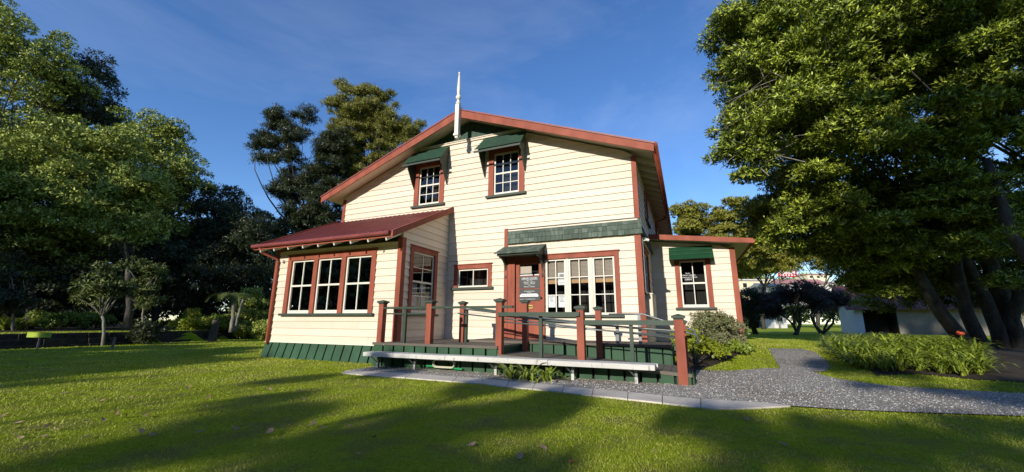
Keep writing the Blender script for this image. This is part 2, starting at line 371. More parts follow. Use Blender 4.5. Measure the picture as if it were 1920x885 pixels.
# paving slabs
slab_poly=[]
low=[G(*p) for p in [(640,701),(700,706),(760,710),(849,717),(900,721),(949,727),(999,731.5),(1053.6,737),(1110,744),(1177,751),(1242,758),(1314,766)]]
upp=[G(*p) for p in [(650,696),(712,699),(771,702),(858,708.5),(907,712),(955,716.5),(1004,721),(1058,726),(1113,731.5),(1178,737.5),(1242,743.5),(1314,750)]]
def slab(pts,label):
    mb=MB(); c=sum((Vector(p) for p in pts),Vector())/len(pts)
    P=[c+(Vector(p)-c)*.985 for p in pts]; P=[Vector((p.x,p.y,gz(p.x,p.y)-.02)) for p in P]
    mb.prism(P,(random.uniform(-.002,.002),0,.041+random.uniform(-.003,.003)),'concrete')
    o=mb.build('paving_slab',bevel=.005); tag(o,label,'paving slab','concrete slabs edging the gravel'); slab_poly.append([(p.x,p.y) for p in pts]); return o
nslab=len(low)-1
for i in range(nslab):
    lab='pale concrete edging slab between lawn and gravel bed'
    if i==0: lab='concrete edging slab at the left end of the row, below the bench end'
    if i==nslab-1: lab='concrete edging slab just below the tall corner post, before the tapering slab'
    slab([low[i],low[i+1],upp[i+1],upp[i]],lab)
tail=[G(*p) for p in [(1314,766),(1345,769),(1380,768.5),(1420,767),(1484,763.5),(1440,757.5),(1380,753.5),(1314,750)]]
slab(tail,'long tapering concrete slab curving out into the gravel path')

# grass blades (uncountable)
def grass():
    N=520000; ang=rng.uniform(R(-64),R(40),N)  # around camera forward... world azimuth from +Y
    u=rng.uniform(0,1,N); r=2.2*(30/2.2)**(u**1.0)
    az=ang-R(YAW)*.0-R(12); x=np.sin(az)*r; y=np.cos(az)*r; P=np.column_stack([x,y])
    keep=np.ones(N,bool)
    keep&=~in_poly(P,gravel_out); keep&=~in_poly(P,bed); keep&=~in_poly(P,bed2)
    for s in slab_poly: keep&=~in_poly(P,s)
    keep&=~((x>-11.2)&(x<-6.4)&(y>7.8)&(y<11)); keep&=~((x>-11.1)&(x<-.7)&(y>9.9)); keep&=~((x>-6.7)&(x<.05)&(y>7.35)&(y<10.1)); keep&=~((x>-1)&(x<1.5)&(y>13.2)&(y<22))
    keep&=x>-24
    P=P[keep]; r=r[keep]; n=len(P); z=gz_np(P)
    z+=np.where((P[:,1]<5)&(P[:,0]>-15),.02*np.sin(P[:,0]*.9+P[:,1]*.6)*np.sin(P[:,1]*.35-P[:,0]*.2),0)
    B=np.column_stack([P,z-.004]); k=np.clip(r/4.5,.8,4)[:,None]
    dens=.5+.5*np.sin(P[:,0]*1.9+1.3*np.sin(P[:,1]*1.3+.5))*np.sin(P[:,1]*2.2+1.1*np.sin(P[:,0]*.9))
    sel=rng.uniform(0,1,n)<.55+.45*dens; P=P[sel]; B=B[sel]; k=k[sel]; n=len(P)
    patch=.7+.5*(np.sin(P[:,0]*2.3+np.sin(P[:,1]*3.1))*np.sin(P[:,1]*1.7+P[:,0]))[:,None]
    h=rng.uniform(.010,.030,(n,1))*k**.35*(.8+.35*patch); w=rng.uniform(.003,.0055,(n,1))*k
    a=rng.uniform(0,2*np.pi,n); s=np.column_stack([np.cos(a),np.sin(a),np.zeros(n)]); lean=np.column_stack([rng.normal(size=n)*.7,rng.normal(size=n)*.7,np.ones(n)]); lean=nrm(lean)
    V=np.stack([B-s*w,B+s*w,B+lean*h],1).reshape(-1,3)
    o=mesh_np('grass',V,3,'grass'); tag(o,'short green lawn grass blades across the foreground','grass',kind='stuff')
grass()
# loose stones on the gravel (uncountable)
def pebbles():
    N=80000; P=np.column_stack([rng.uniform(-6.7,6,N),rng.uniform(5.3,13,N)]); P=P[in_poly(P,gravel_out)]
    d=np.hypot(P[:,0],P[:,1]); P=P[rng.uniform(0,1,len(P))<np.clip(1.6-d/9,.12,1)]; n=len(P); z=gz_np(P)+.016
    C=np.column_stack([P,z+.002]); r=rng.uniform(.004,.013,(n,1)); D=rng.uniform(.6,1.3,(n,6,1))
    ax=np.array([[1,0,0],[0,1,0],[-1,0,0],[0,-1,0],[0,0,.7],[0,0,-.5]])
    a=rng.uniform(0,np.pi,n); c,s=np.cos(a),np.sin(a); Rm=np.stack([np.stack([c,-s,0*c],1),np.stack([s,c,0*c],1),np.stack([0*c,0*c,1+0*c],1)],1)
    V=C[:,None,:]+np.einsum('nij,kj->nki',Rm,ax)*r[:,None,:]*D
    V=V.reshape(-1,3); tri=np.array([[0,1,4],[1,2,4],[2,3,4],[3,0,4]]); idx=(np.arange(n)[:,None,None]*6+tri[None]).reshape(-1,3)
    me=bpy.data.meshes.new('gravel_stones'); me.vertices.add(len(V)); me.vertices.foreach_set('co',V.astype(np.float32).ravel())
    me.loops.add(idx.size); me.loops.foreach_set('vertex_index',idx.ravel().astype(np.int32)); me.polygons.add(len(idx)); me.polygons.foreach_set('loop_start',np.arange(len(idx),dtype=np.int32)*3); me.polygons.foreach_set('loop_total',np.full(len(idx),3,dtype=np.int32))
    me.materials.append(M['pebble']); me.update(calc_edges=True); o=bpy.data.objects.new('gravel_stones',me); col.objects.link(o); tag(o,'loose grey gravel stones on the path and under the bench','gravel',kind='stuff')
pebbles()

# ------------------------------------------------------------------ HOUSE
XL,XR,YF=-10.92,-.93,10.05     # main block
BX0,BX1,YB=-11.08,-6.49,7.93   # bay room
XA,YA=1.42,13.3                # annex
XC=(XL+XR)/2; ZA=7.38; YO=9.5; SL=.387; HW=5.49
EAVE=ZA-SL*HW                  # roof top surface at the eave edge
house=thing('weatherboard_house',(-5.9,14,0),'cream weatherboard gabled library building with brick red trim and green awnings','house')
def boards(mb,fr,zlo,zhi,ul,opens=(),step=.19,mat='cream',z0=None,t0=.026,t1=.003):
    mb.T=fr; z=z0 if z0 is not None else zlo
    while z<zhi-1e-6:
        a,b=max(z,zlo),min(z+step,zhi)
        joint=random.uniform(0,1); j2=random.uniform(0,1)
        if b>a+1e-5:
            cuts=sorted({a,b}|{c for o in opens for c in o[2:4] if a<c<b})
            for c0,c1 in zip(cuts,cuts[1:]):
                zm=(c0+c1)/2; L0,R0=ul(c0); L1,R1=ul(c1)
                segs=[(None,None)]; bl=sorted([(o[0],o[1]) for o in opens if o[2]<zm<o[3]])
                cur=None; segs=[]
                for o0,o1 in bl: segs.append((cur,o0)); cur=o1
                segs.append((cur,None))
                th=lambda q: t0+(t1-t0)*(q-z)/step
                ns=[]
                for s0,s1 in segs:
                    e0=max(L0,L1) if s0 is None else s0; e1=min(R0,R1) if s1 is None else s1; x=L0+(R0-L0)*(.15+.7*joint)
                    if e0+.6<x<e1-.6: ns+=[(s0,x-.0015),(x+.0015,s1)]
                    else: ns.append((s0,s1))
                segs=ns
                for s0,s1 in segs:
                    a0=L0 if s0 is None else s0; a1=L1 if s0 is None else s0; b0=R0 if s1 is None else s1; b1=R1 if s1 is None else s1
                    if s0 is None and s1 is not None: b0=b1=s1
                    if b0-a0<.003 and b1-a1<.003: continue
                    b0=max(b0,a0);b1=max(b1,a1)
                    mb.hexa([(a0,-.05,c0),(b0,-.05,c0),(b0,th(c0),c0),(a0,th(c0),c0),(a1,-.05,c1),(b1,-.05,c1),(b1,th(c1),c1),(a1,th(c1),c1)],mat)
        z+=step
FF=frame((0,YF,0),(1,0,0),(0,-1,0))      # main facade
FB=frame((0,YB,0),(1,0,0),(0,-1,0))      # bay front
FS=frame((BX1,0,0),(0,1,0),(1,0,0))      # bay side (faces right)
FRr=frame((XR,0,0),(0,1,0),(1,0,0))      # main right wall
FA=frame((0,YA,0),(1,0,0),(0,-1,0))      # annex front
def window(fr,u0,u1,z0,z1,trim=.12,cols=2,rows=2,sash=1,kind='hung',sill=True,label=None,deep=.55,head=True,mull=.07,glass_d=-.03,left=True,extra=None,proud=.04,sillmat='cap',name='window',bar=.022):
    """u0..z1 = outer edge of the red trim; sash: number of side-by-side sashes"""
    mb=MB(); mb.T=fr; P=.0
    iu0=u0+(trim if left else .02); iu1=u1-trim; iz1=z1-trim; iz0=z0+.03
    if left: mb.box(u0,iu0,-.04,proud,z0,z1,'red')
    mb.box(iu1,u1,-.04,proud,z0,z1,'red'); mb.box(iu0,iu1,-.04,proud-.003,iz1,z1,'red')
    if head: mb.box(u0-.03,u1+.03,-.02,proud+.025,z1,z1+.022,'red')
    w=mb.build(name,house)
    if label: w['label']=label
    fm=MB(); fm.T=fr; gm=MB(); gm.T=fr; rm=MB(); rm.T=fr
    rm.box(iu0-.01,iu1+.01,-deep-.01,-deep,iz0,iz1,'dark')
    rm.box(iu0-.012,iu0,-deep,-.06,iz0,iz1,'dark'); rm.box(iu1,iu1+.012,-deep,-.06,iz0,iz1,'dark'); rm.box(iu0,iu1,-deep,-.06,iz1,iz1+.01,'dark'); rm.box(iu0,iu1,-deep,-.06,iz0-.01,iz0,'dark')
    n=sash; tw=(iu1-iu0-(n-1)*(mull if kind!='bay' else trim))/n; gap=(mull if kind!='bay' else trim)
    st=.045
    for k in range(n):
        a=iu0+k*(tw+gap); b=a+tw
        if k<n-1:
            (fm if kind!='bay' else fm).box(b,b+gap,-.05,(.006 if kind!='bay' else proud-.004),iz0,iz1,'cream' if kind!='bay' else 'red')
        bot=.085 if kind in('hung','bay') else .05
        fm.box(a,a+st,-.05,-.012,iz0,iz1,'white'); fm.box(b-st,b,-.05,-.012,iz0,iz1,'white')
        fm.box(a+st,b-st,-.05,-.012,iz1-st,iz1,'white'); fm.box(a+st,b-st,-.05,-.009,iz0,iz0+bot,'white')
        gu0,gu1,g0,g1=a+st,b-st,iz0+bot,iz1-st
        for c in range(1,cols): x=gu0+(gu1-gu0)*c/cols; fm.box(x-bar/2,x+bar/2,-.045,-.018,g0,g1,'white')
        for r in range(1,rows):
            z=g0+(g1-g0)*r/rows; mid=kind in('hung','bay') and r*2==rows; hb=.024 if mid else bar/2
            fm.box(gu0,gu1,-.046,-.010 if mid else -.019,z-hb,z+hb,'white')
        gm.add([(gu0,glass_d,g0),(gu1,glass_d,g0),(gu1,glass_d,g1),(gu0,glass_d,g1)],[(0,1,2,3)],'glass')
    o=fm.build('frame',w); gm.build('pane',w); rm.build('interior',w)
    if sill:
        sm=MB(); sm.T=fr; sm.box(u0-.06,u1+.06,-.03,proud+.06,z0-.035,z0+.03-.002,sillmat); sm.build('sill',w)
    for oo in [w]: pass
    return w,(iu0,iu1,iz0,iz1)

# --- main facade openings (u0,u1,z0,z1)
W1=(-7.87,-6.72,4.60,6.12); W2=(-5.15,-3.99,4.62,6.14); WS=(-6.23,-4.99,1.94,2.63); WF=(-3.41,-1.45,1.16,2.77)
DOOR=(-4.49,-3.42,.5,2.76)
def inset(o,e=.015): return (o[0]+e,o[1]-e,o[2]+e,o[3]-e)
zroof=lambda x: ZA-.13-SL*abs(x-XC)      # underside of the roof at x
def ulim(z):
    h=(ZA-.13-z)/SL; return max(XL,XC-h),min(XR,XC+h)
mb=MB(); ops=[inset(W1),inset(W2),inset(WS),inset(WF),(DOOR[0],DOOR[1]+.02,DOOR[2],DOOR[3])]
boards(mb,FF,.48,6.55,ulim,ops,z0=.48)
w=mb.build('wall',house)
# green shingled gable panel + belt trim
mb=MB(); mb.T=FF
h=(ZA-.13-6.62)/SL
mb.prism([(XC-h,-.05,6.62),(XC+h,-.05,6.62),(XC,-.05,ZA-.13)],(0,.035,0),'green')
for r_ in range(4):
    z=6.63+r_*.15; hh=max(.05,(ZA-.2-z)/SL); x=XC-hh
    while x<XC+hh:
        wd=random.uniform(.10,.2); e=min(x+wd,XC+hh)
        top=min(z+.15,ZA-.15-SL*max(abs(x-XC),abs(e-XC)))
        if top>z+.03: mb.box(x+.002,e-.004,-.02,.004+random.uniform(0,.008),z,top,'green')
        x+=wd
mb.build('gable_panel',house)
mb=MB(); mb.T=FF; h=(ZA-.13-6.55)/SL
mb.box(XC-h,XC+h,-.03,.05,6.545,6.62,'cream'); mb.box(XC-h,XC+h,-.03,.075,6.60,6.625,'cream'); mb.build('belt_trim',house)
# left wall / back walls
mb=MB(); boards(mb,frame((XL,0,0),(0,1,0),(-1,0,0)),.4,5.15,lambda z:(YF,22.),(),step=.19); mb.build('wall',house)
mb=MB(); mb.box(XL,XR,21.95,22.,.2,5.1,'cream'); mb.T=None; mb.prism([(XL,22,5.1),(XR,22,5.1),(XC,22,ZA-.15)],(0,-.05,0),'cream'); mb.build('wall',house)
SW=(10.32,11.9,1.72,2.95); SU=(12.1,13.1,4.0,4.9)
mb=MB(); boards(mb,FRr,.48,5.15,lambda z:(YF,22.),[inset(SW),inset(SU)]); mb.build('wall',house)
# bay room walls
WB=(-10.57,-7.28,1.17,2.85); WBS=(8.25,9.48,1.17,2.95)
mb=MB(); boards(mb,FB,.42,3.0,lambda z:(BX0,BX1),[inset(WB)]); mb.build('wall',house)
rz=lambda y:3.02+(y-7.4)*.487   # underside of the bay roof
def ulS(z): return (max(YB,7.4+(z-3.02)/.487),YF)
mb=MB(); boards(mb,FS,.48,rz(YF),ulS,[inset(WBS)],z0=.42); mb.build('wall',house)
mb=MB(); boards(mb,frame((BX0,0,0),(0,1,0),(-1,0,0)),.42,3.9,lambda z:(max(YB,7.4+(z-3.02)/.487),YF+.5)); mb.build('wall',house)
# annex walls
WAN=(-.24,.77,1.43,3.02)
za=lambda x:3.62-(x+.8)*.135
mb=MB()
boards(mb,FA,.46,3.58,lambda z:(XR,min(XA,(3.56-z)/.135-.8)),[inset(WAN)]); mb.build('wall',house)
mb=MB(); boards(mb,frame((XA,0,0),(0,1,0),(1,0,0)),.46,3.2,lambda z:(YA,20.)); mb.build('wall',house)
# corner boards
def cb(x0,x1,y0,y1,z0,z1,m_='red'):
    mb=MB(); mb.box(x0,x1,y0,y1,z0,z1,m_); return mb.build('corner_board',house)
cb(XL-.03,XL+.09,YF-.04,YF+.06,3.9,5.23); cb(XR-.09,XR+.035,YF-.04,YF+.09,3.56,5.23); cb(XR-.12,XR+.035,YF-.04,YF+.10,.48,3.14)
cb(BX0-.03,BX0+.10,YB-.04,YB+.08,.42,3.05); cb(BX1-.11,BX1+.035,YB-.04,YB+.11,.5,3.1)
cb(XA-.11,XA+.035,YA-.04,YA+.11,.42,3.22); cb(-4.6,-4.495,YF-.045,YF+.02,.5,3.6)
# skirts below the cladding
def skirt(name,fr,u0,u1,ztop,zbot,flare=.12,wd=.3,gap=.042,mat='skirt',parent=house,rail=True):
    mb=MB(); mb.T=fr; u=u0
    while u<u1-.05:
        e=min(u+wd,u1); d=random.uniform(-.005,.005); zt=ztop(u) if callable(ztop) else ztop
        zt2=ztop(e) if callable(ztop) else ztop; zb=zbot+random.uniform(0,.012)
        mb.hexa([(u+gap/2,flare+d,zb),(e-gap/2,flare+d,zb),(e-gap/2,flare+.025+d,zb),(u+gap/2,flare+.025+d,zb),(u+gap/2,d,zt),(e-gap/2,d,zt2),(e-gap/2,.025+d,zt2),(u+gap/2,.025+d,zt)],mat)
        u=e
    zt=max(ztop(u0),ztop(u1)) if callable(ztop) else ztop
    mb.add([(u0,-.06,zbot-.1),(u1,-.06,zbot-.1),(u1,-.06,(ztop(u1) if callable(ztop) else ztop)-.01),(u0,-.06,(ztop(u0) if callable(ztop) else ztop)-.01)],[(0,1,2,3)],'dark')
    return mb.build(name,parent)
skirt('skirt',FB,BX0-.02,-6.66,.415,-.02,.13); skirt('skirt',frame((BX0,0,0),(0,1,0),(-1,0,0)),YB,YF+4,.415,-.02,.1)
skirt('skirt',FA,XR,XA+.02,.45,.18,.05,.34); skirt('skirt',frame((XA,0,0),(0,1,0),(1,0,0)),YA,20,.45,.2,.05)
mb=MB(); mb.T=FB; mb.box(BX0-.04,-6.64,-.02,.045,.405,.425,'white'); mb.build('drip_strip',house); mb=MB(); mb.T=FA; mb.box(XR,XA+.05,-.02,.05,.445,.465,'white'); mb.build('drip_strip',house)

# --- shingle band
def shingles(mb,fr,u0,u1,z0,z1,rows,flare=.07,mat='shingle'):
    mb.T=fr; h=(z1-z0)/rows
    mb.hexa([(u0,-.02,z0),(u1,-.02,z0),(u1,flare-.005,z0),(u0,flare-.005,z0),(u0,-.02,z1),(u1,-.02,z1),(u1,.012,z1),(u0,.012,z1)],'green')
    for r in range(rows):
        u=u0+random.uniform(-.05,0)
        while u<u1:
            wd=random.uniform(.09,.17); a,b=max(u,u0),min(u+wd,u1); zb=z0+r*h+random.uniform(-.006,.006); zt=z0+(r+1)*h+.01
            fb=flare*(1-r/rows)+.022; ft=flare*(1-(r+1)/rows)+.01; j=random.uniform(0,.006)
            if b-a>.02: mb.hexa([(a+.003,fb-.012,zb),(b-.003,fb-.012,zb),(b-.003,fb+j,zb),(a+.003,fb+j,zb),(a+.003,ft-.01,zt),(b-.003,ft-.01,zt),(b-.003,ft,zt),(a+.003,ft,zt)],mat)
            u+=wd
mb=MB(); shingles(mb,FF,-4.49,XR+.07,3.15,3.56,3); shingles(mb,FRr,YF-.06,YA,3.15,3.56,3); mb.T=FF; mb.box(-4.49,XR+.03,-.02,.035,3.56,3.585,'cap'); mb.T=None
mb.build('shingle_band',house)

# --- windows
for Wd_,lb in ((W1,'left upper window under the green hood'),(W2,'right upper window under the green hood')):
    w,i_=window(FF,*Wd_,trim=.17,cols=3,rows=4,kind='hung',label=lb)
window(FF,*WS,trim=.12,cols=2,rows=1,kind='fixed',label='small wide two pane window beside the bay')
# front triple casement
w,(a,b,z0,z1)=window(FF,*WF,trim=.12,cols=2,rows=3,sash=3,kind='case',label='wide triple casement window with blinds',left=False,mull=.075)
def slats(parent,fr,u0,u1,z0,z1,d=-.10):
    mb=MB(); mb.T=fr; z=z1
    while z>z0+.06: mb.hexa([(u0,d+.008,z-.002),(u1,d+.008,z-.002),(u1,d-.006,z-.026),(u0,d-.006,z-.026),(u0,d+.011,z),(u1,d+.011,z),(u1,d-.003,z-.028),(u0,d-.003,z-.028)],'blind'); z-=.034
    mb.box(u0,u1,d-.016,d+.014,z0,z0+.085,'timber'); return mb.build('blind',parent)
sw=(b-a)/3
for k in range(3): slats(w,FF,a+k*sw+.03,a+(k+1)*sw-.03,2.0,z1-.02)
def paper(fr,u0,u1,z0,z1,d,kind):
    mb=MB(); mb.T=fr; mb.box(u0,u1,d-.002,d,z0,z1,'paper')
    if kind=='swirl':
        for k in range(6): mb.bar((u0+.02+k*.03,d+.002,z0+.12+.02*(k%2)),(u0+.05+k*.025,d+.002,z1-.03),.004,.010,'ink')
        mb.tube([((u0+u1)/2+.03*math.cos(t),d+.002,z1-.08+.03*math.sin(t)) for t in [i*.7 for i in range(10)]],.006,'ink',5)
        mb.box(u0+.03,u1-.03,d,d+.002,z0+.05,z0+.06,'ink')
    else:
        for k in range(5): mb.box(u0+.03,u1-.03-.02*(k%3),d,d+.002,z1-.05-.03*k,z1-.043-.03*k,'ink')
        if kind=='car': mb.tube([((u0+u1)/2+.05*math.cos(t),d+.002,(z0+z1)/2-.03+.03*abs(math.sin(t))) for t in [i*.5 for i in range(7)]],.005,'ink',5)
    o=mb.build('poster',w); return o
ww=b-a
paper(FF,a+.33,a+.53,1.96,2.28,-.045,'swirl'); paper(FF,a+.055,a+.25,1.38,1.70,-.045,'text'); paper(FF,a+.33,a+.53,1.38,1.70,-.045,'car')
# bay triple sash
w,(a,b,z0,z1)=window(FB,*WB,trim=.15,cols=2,rows=2,sash=3,kind='bay',label='triple sash window of the bay room',deep=1.0,bar=.028)
for k in range(3):
    c=a+(b-a)*(k+.62)/3; mb=MB(); mb.T=FB
    for j in range(3): mb.box(c-.16+j*.15,c-.01+j*.15,-.24,-.20,z0+.06,z0+.29+.02*j,'blind')
    mb.build('window_seat_cushion',w)
# bay side window
w,(a,b,z0,z1)=window(FS,*WBS,trim=.13,cols=2,rows=4,kind='hung',label='sash window in the shaded side of the bay',deep=.6)
mb=MB(); mb.T=FS
for k,(uu,zz) in enumerate([(.14,.2),(.14,.52),(.52,.2),(.52,.56)]): mb.box(a+uu,a+uu+.26,-.12,-.115,z0+zz,z0+zz+.27,'paper')
mb.build('notice',w)
# annex window
w,(a,b,z0,z1)=window(FA,*WAN,trim=.14,cols=2,rows=2,kind='hung',label='annex sash window under the bright green awning')
mb=MB(); mb.T=FA
for k,(s,h_) in enumerate([('Library',.05),('INTERNET SERVICE',.05),('PRINTING & COPYING',.05),('OPEN',.075)]): text_mesh(mb,s,h_,a+.22,z1-.38-.065*k,-.022,'paper')
mb.build('lettering',w)
# side windows (right wall)
window(FRr,*SW,trim=.10,cols=3,rows=2,kind='case',label='dark window in the right side wall'); window(FRr,*SU,trim=.1,cols=2,rows=2,label='upper window in the right side wall')
mb=MB(); mb.T=FRr; mb.box(10.55,11.75,.0,.17,1.12,1.70,'cream'); mb.box(10.53,11.77,.0,.19,1.70,1.73,'white'); mb.build('wall_cabinet',house,bevel=.01)
mb=MB(); mb.T=FRr; mb.box(10.28,10.36,.03,.12,3.02,3.10,'white'); mb.tube([(10.32,.12,3.06),(10.32,.2,3.03)],.035,'white'); mb.build('wall_lamp',house)

# --- awnings
def hood(u0,u1,ztop,zbot,out,tipz,wname='awning'):
    mb=MB(); mb.T=FF; n=6
    for k in range(n):
        t0,t1=k/n,(k+1.25)/n; d0,d1=.03+out*t0,.03+out*t1; za_,zb_=ztop+(zbot-ztop)*t0,ztop+(zbot-ztop)*t1
        mb.hexa([(u0-.05*t0,d0-.01,za_-.02),(u1+.05*t0,d0-.01,za_-.02),(u1+.05*t1,d1+.012,zb_-.01),(u0-.05*t1,d1+.012,zb_-.01),(u0-.05*t0,d0-.01,za_-.002),(u1+.05*t0,d0-.01,za_-.002),(u1+.05*t1,d1+.022,zb_+.022),(u0-.05*t1,d1+.022,zb_+.022)],'green')
    mb.box(u0-.05,u1+.05,out+.10,out+.125,zbot-.155,zbot-.10,'cap')
    o=mb.build('awning',house)
    for s in (u0+.03,u1-.03):
        b=MB(); b.T=FF; b.prism([(s-.012,.03,ztop-.04),(s-.012,out,zbot-.02),(s-.012,.18,tipz+.18),(s-.012,.05,tipz)],(.024,0,0),'cap'); b.build('bracket',o)
    return o
hood(-7.90,-6.58,6.53,5.96,.50,5.22); hood(-5.30,-3.93,6.53,5.98,.50,5.26)
# door hood with shingles
mb=MB(); mb.T=FF
u0,u1=-4.62,-3.40
for r in range(5):
    t0,t1=r/5,(r+1)/5; u=u0-.06*t0
    while u<u1+.02:
        wd=random.uniform(.08,.15); b_=min(u+wd,u1+.05)
        z0_,z1_=3.06-.26*t0,3.06-.26*t1-.01; d0,d1=.03+.52*t0,.03+.52*t1+.02
        mb.hexa([(u,d0,z0_),(b_-.005,d0,z0_),(b_-.005,d1,z1_),(u,d1,z1_),(u,d0,z0_+.018),(b_-.005,d0,z0_+.018),(b_-.005,d1,z1_+.022),(u,d1,z1_+.022)],'shingle'); u+=wd
mb.prism([(u0+.02,.03,2.76),(u0+.02,.03,3.05),(u0+.02,.52,2.79),(u0+.02,.5,2.74)],(u1-u0-.04,0,0),'cap')
o=mb.build('awning',house); o['label']='shingled hood over the front door'
for s in (u0+.05,u1-.09):
    b=MB(); b.T=FF; pts=[(s,.03,2.76),(s,.46,2.76),(s,.44,2.70)]+[(s,.03+.36*(1-math.sin(t)),2.70-.42*(1-math.cos(t))) for t in [.25,.5,.75,1.0,1.25,1.5]]+[(s,.07,2.2),(s,.03,2.18)]
    b.prism(pts,(.05,0,0),'cap'); b.build('bracket',o)
# annex hood
mb=MB(); mb.T=FA
mb.hexa([(-.37,.42,2.87),(.86,.42,2.87),(.86,.45,2.88),(-.37,.45,2.88),(-.37,.02,3.30),(.86,.02,3.30),(.86,.02,3.33),(-.37,.02,3.33)],'hood')
mb.prism([(.84,.02,3.30),(.84,.42,2.88),(.84,.02,2.86)],(.02,0,0),'hood'); mb.prism([(-.37,.02,3.30),(-.37,.42,2.88),(-.37,.02,2.86)],(.02,0,0),'hood')
for t in (.33,.66): mb.box(-.37,.86,.02+.42*t-.01,.02+.42*t+.028,3.33-.43*t,3.33-.43*t+.008,'hood')
mb.build('awning',house)['label']='bright green solid awning on the annex'

# --- door
mb=MB(); mb.T=FF; mb.box(DOOR[0],-4.28,-.04,.03,DOOR[2],DOOR[3],'red'); mb.box(-4.29,-3.42,-.04,.02,2.63,DOOR[3],'red'); mb.box(-3.47,-3.42,-.04,.035,.5,2.63,'red'); mb.box(-4.28,-3.47,-.02,.05,.5,.53,'deck')
mb.box(-4.40,-4.385,.03,.037,.52,2.75,'red')
mb.build('door_frame',house)
D0,D1=-4.26,-3.48
mb=MB(); mb.T=FF
mb.box(D0,D1,-.06,-.02,.53,2.24,'red'); mb.box(D0,D0+.11,-.06,-.02,2.24,2.62,'red'); mb.box(D1-.11,D1,-.06,-.02,2.24,2.62,'red'); mb.box(D0+.11,D1-.11,-.06,-.02,2.55,2.62,'red')
for (a,b,c,d) in ((D0+.12,(D0+D1)/2-.03,.68,1.25),((D0+D1)/2+.03,D1-.12,.68,1.25)): mb.box(a,b,-.02,-.012,c,d,'red')
door=mb.build('door',house)
mb=MB(); mb.T=FF; mb.add([(D0+.11,-.04,2.24),(D1-.11,-.04,2.24),(D1-.11,-.04,2.55),(D0+.11,-.04,2.55)],[(0,1,2,3)],'glass'); mb.build('pane',door); mb=MB(); mb.T=FF; mb.box(D0+.11,D1-.11,-.4,-.39,2.2,2.6,'dark'); mb.build('interior',door)
mb=MB(); mb.T=FF; mb.box(D0+.12,D0+.45,-.05,-.045,2.30,2.50,'blind'); mb.box(D0+.11,D0+.48,-.05,-.045,2.245,2.275,'paper'); mb.box(D1-.25,D1-.12,-.05,-.045,2.245,2.275,'paper'); mb.build('window_notice',door)
sx=(D0+D1)/2+.01
mb=MB(); mb.T=FF; mb.box(D0+.10,D1-.08,-.02,-.008,1.90,2.215,'board')
text_mesh(mb,'LIBRARY HOURS',.062,sx,2.165,-.007,'paper'); mb.box(sx-.235,sx+.235,-.008,-.006,2.128,2.134,'paper')
for k,s in enumerate(['Mon - Fri','9:00 am - 12:30 pm','1:00 pm - 5:00 pm','Sat','9:00 am - 1:00 pm']): text_mesh(mb,s,.043,sx,2.10-.041*k,-.007,'paper')
mb.build('hours_sign',door)['label']='dark opening hours sign with white lettering'
mb=MB(); mb.T=FF; mb.box(D0+.10,D1-.08,-.02,-.008,1.56,1.875,'board')
text_mesh(mb,'East Regional Library',.036,sx,1.815,-.007,'paper'); text_mesh(mb,'(Library)',.03,sx,1.782,-.007,'paper')
mb.box(D0+.16,D1-.15,-.02,.005,1.725,1.748,'paper'); mb.box(D0+.13,D1-.12,-.02,.012,1.665,1.72,'paper'); text_mesh(mb,'AFTER HOURS BOOK SLOT',.034,sx-.01,1.692,.014,'ink')
mb.box(D0+.13,D0+.36,-.02,-.004,1.63,1.65,'ink'); mb.box(D0+.12,D1-.2,-.02,.012,1.585,1.615,'metal')
mb.build('book_slot_sign',door)['label']='dark book return slot with a white caption strip'
mb=MB(); mb.T=FF; mb.box(sx-.09,sx+.09,-.02,-.008,1.355,1.45,'brass'); mb.box(sx-.07,sx+.07,-.008,-.003,1.39,1.415,'dark'); mb.build('letter_slot',door)
mb=MB(); mb.T=FF; mb.tube([(D1-.05,-.02,1.64),(D1-.05,.03,1.64)],.012,'ink'); mb.tube([(D1-.05,.03,1.64),(D1-.05,.055,1.64)],[.03,.022],'ink',12); mb.build('handle',door)

# --- roofs
def roof_slab(p00,p10,p11,p01,th,mat_top,mat_bot,ribs=None,name='roof'):
    """four top corners; solid slab with a separate underside lining"""
    P=[Vector(p) for p in (p00,p10,p11,p01)]; n=(P[1]-P[0]).cross(P[3]-P[0]).normalized()
    if n.z<0: n=-n
    mb=MB(); Q=[p-n*.03 for p in P]; mb.hexa(Q+P,mat_top); 
    mb.hexa([q-n*(th-.03) for q in Q]+[q-n*.002 for q in Q],mat_bot)
    if ribs:
        k=int((P[1]-P[0]).length/ribs)
        for i in range(k+1):
            t=i/k; a=P[0].lerp(P[1],t)+n*.006; b=P[3].lerp(P[2],t)+n*.006; mb.bar(a,b,.028,.016,mat_top,up=n)
    return mb.build(name,house)
yb=22.3
roof_slab((XC-HW,yb,EAVE),(XC-HW,YO+.02,EAVE),(XC,YO+.02,ZA),(XC,yb,ZA),.075,'roofred','cream',.25)
roof_slab((XC+HW,YO+.02,EAVE),(XC+HW,yb,EAVE),(XC,yb,ZA),(XC,YO+.02,ZA),.075,'roofred','cream',.25)
mb=MB(); mb.tube([(XC,YO-.03,ZA+.02),(XC,yb,ZA+.02)],.07,'roofred',8); mb.build('ridge_cap',house)
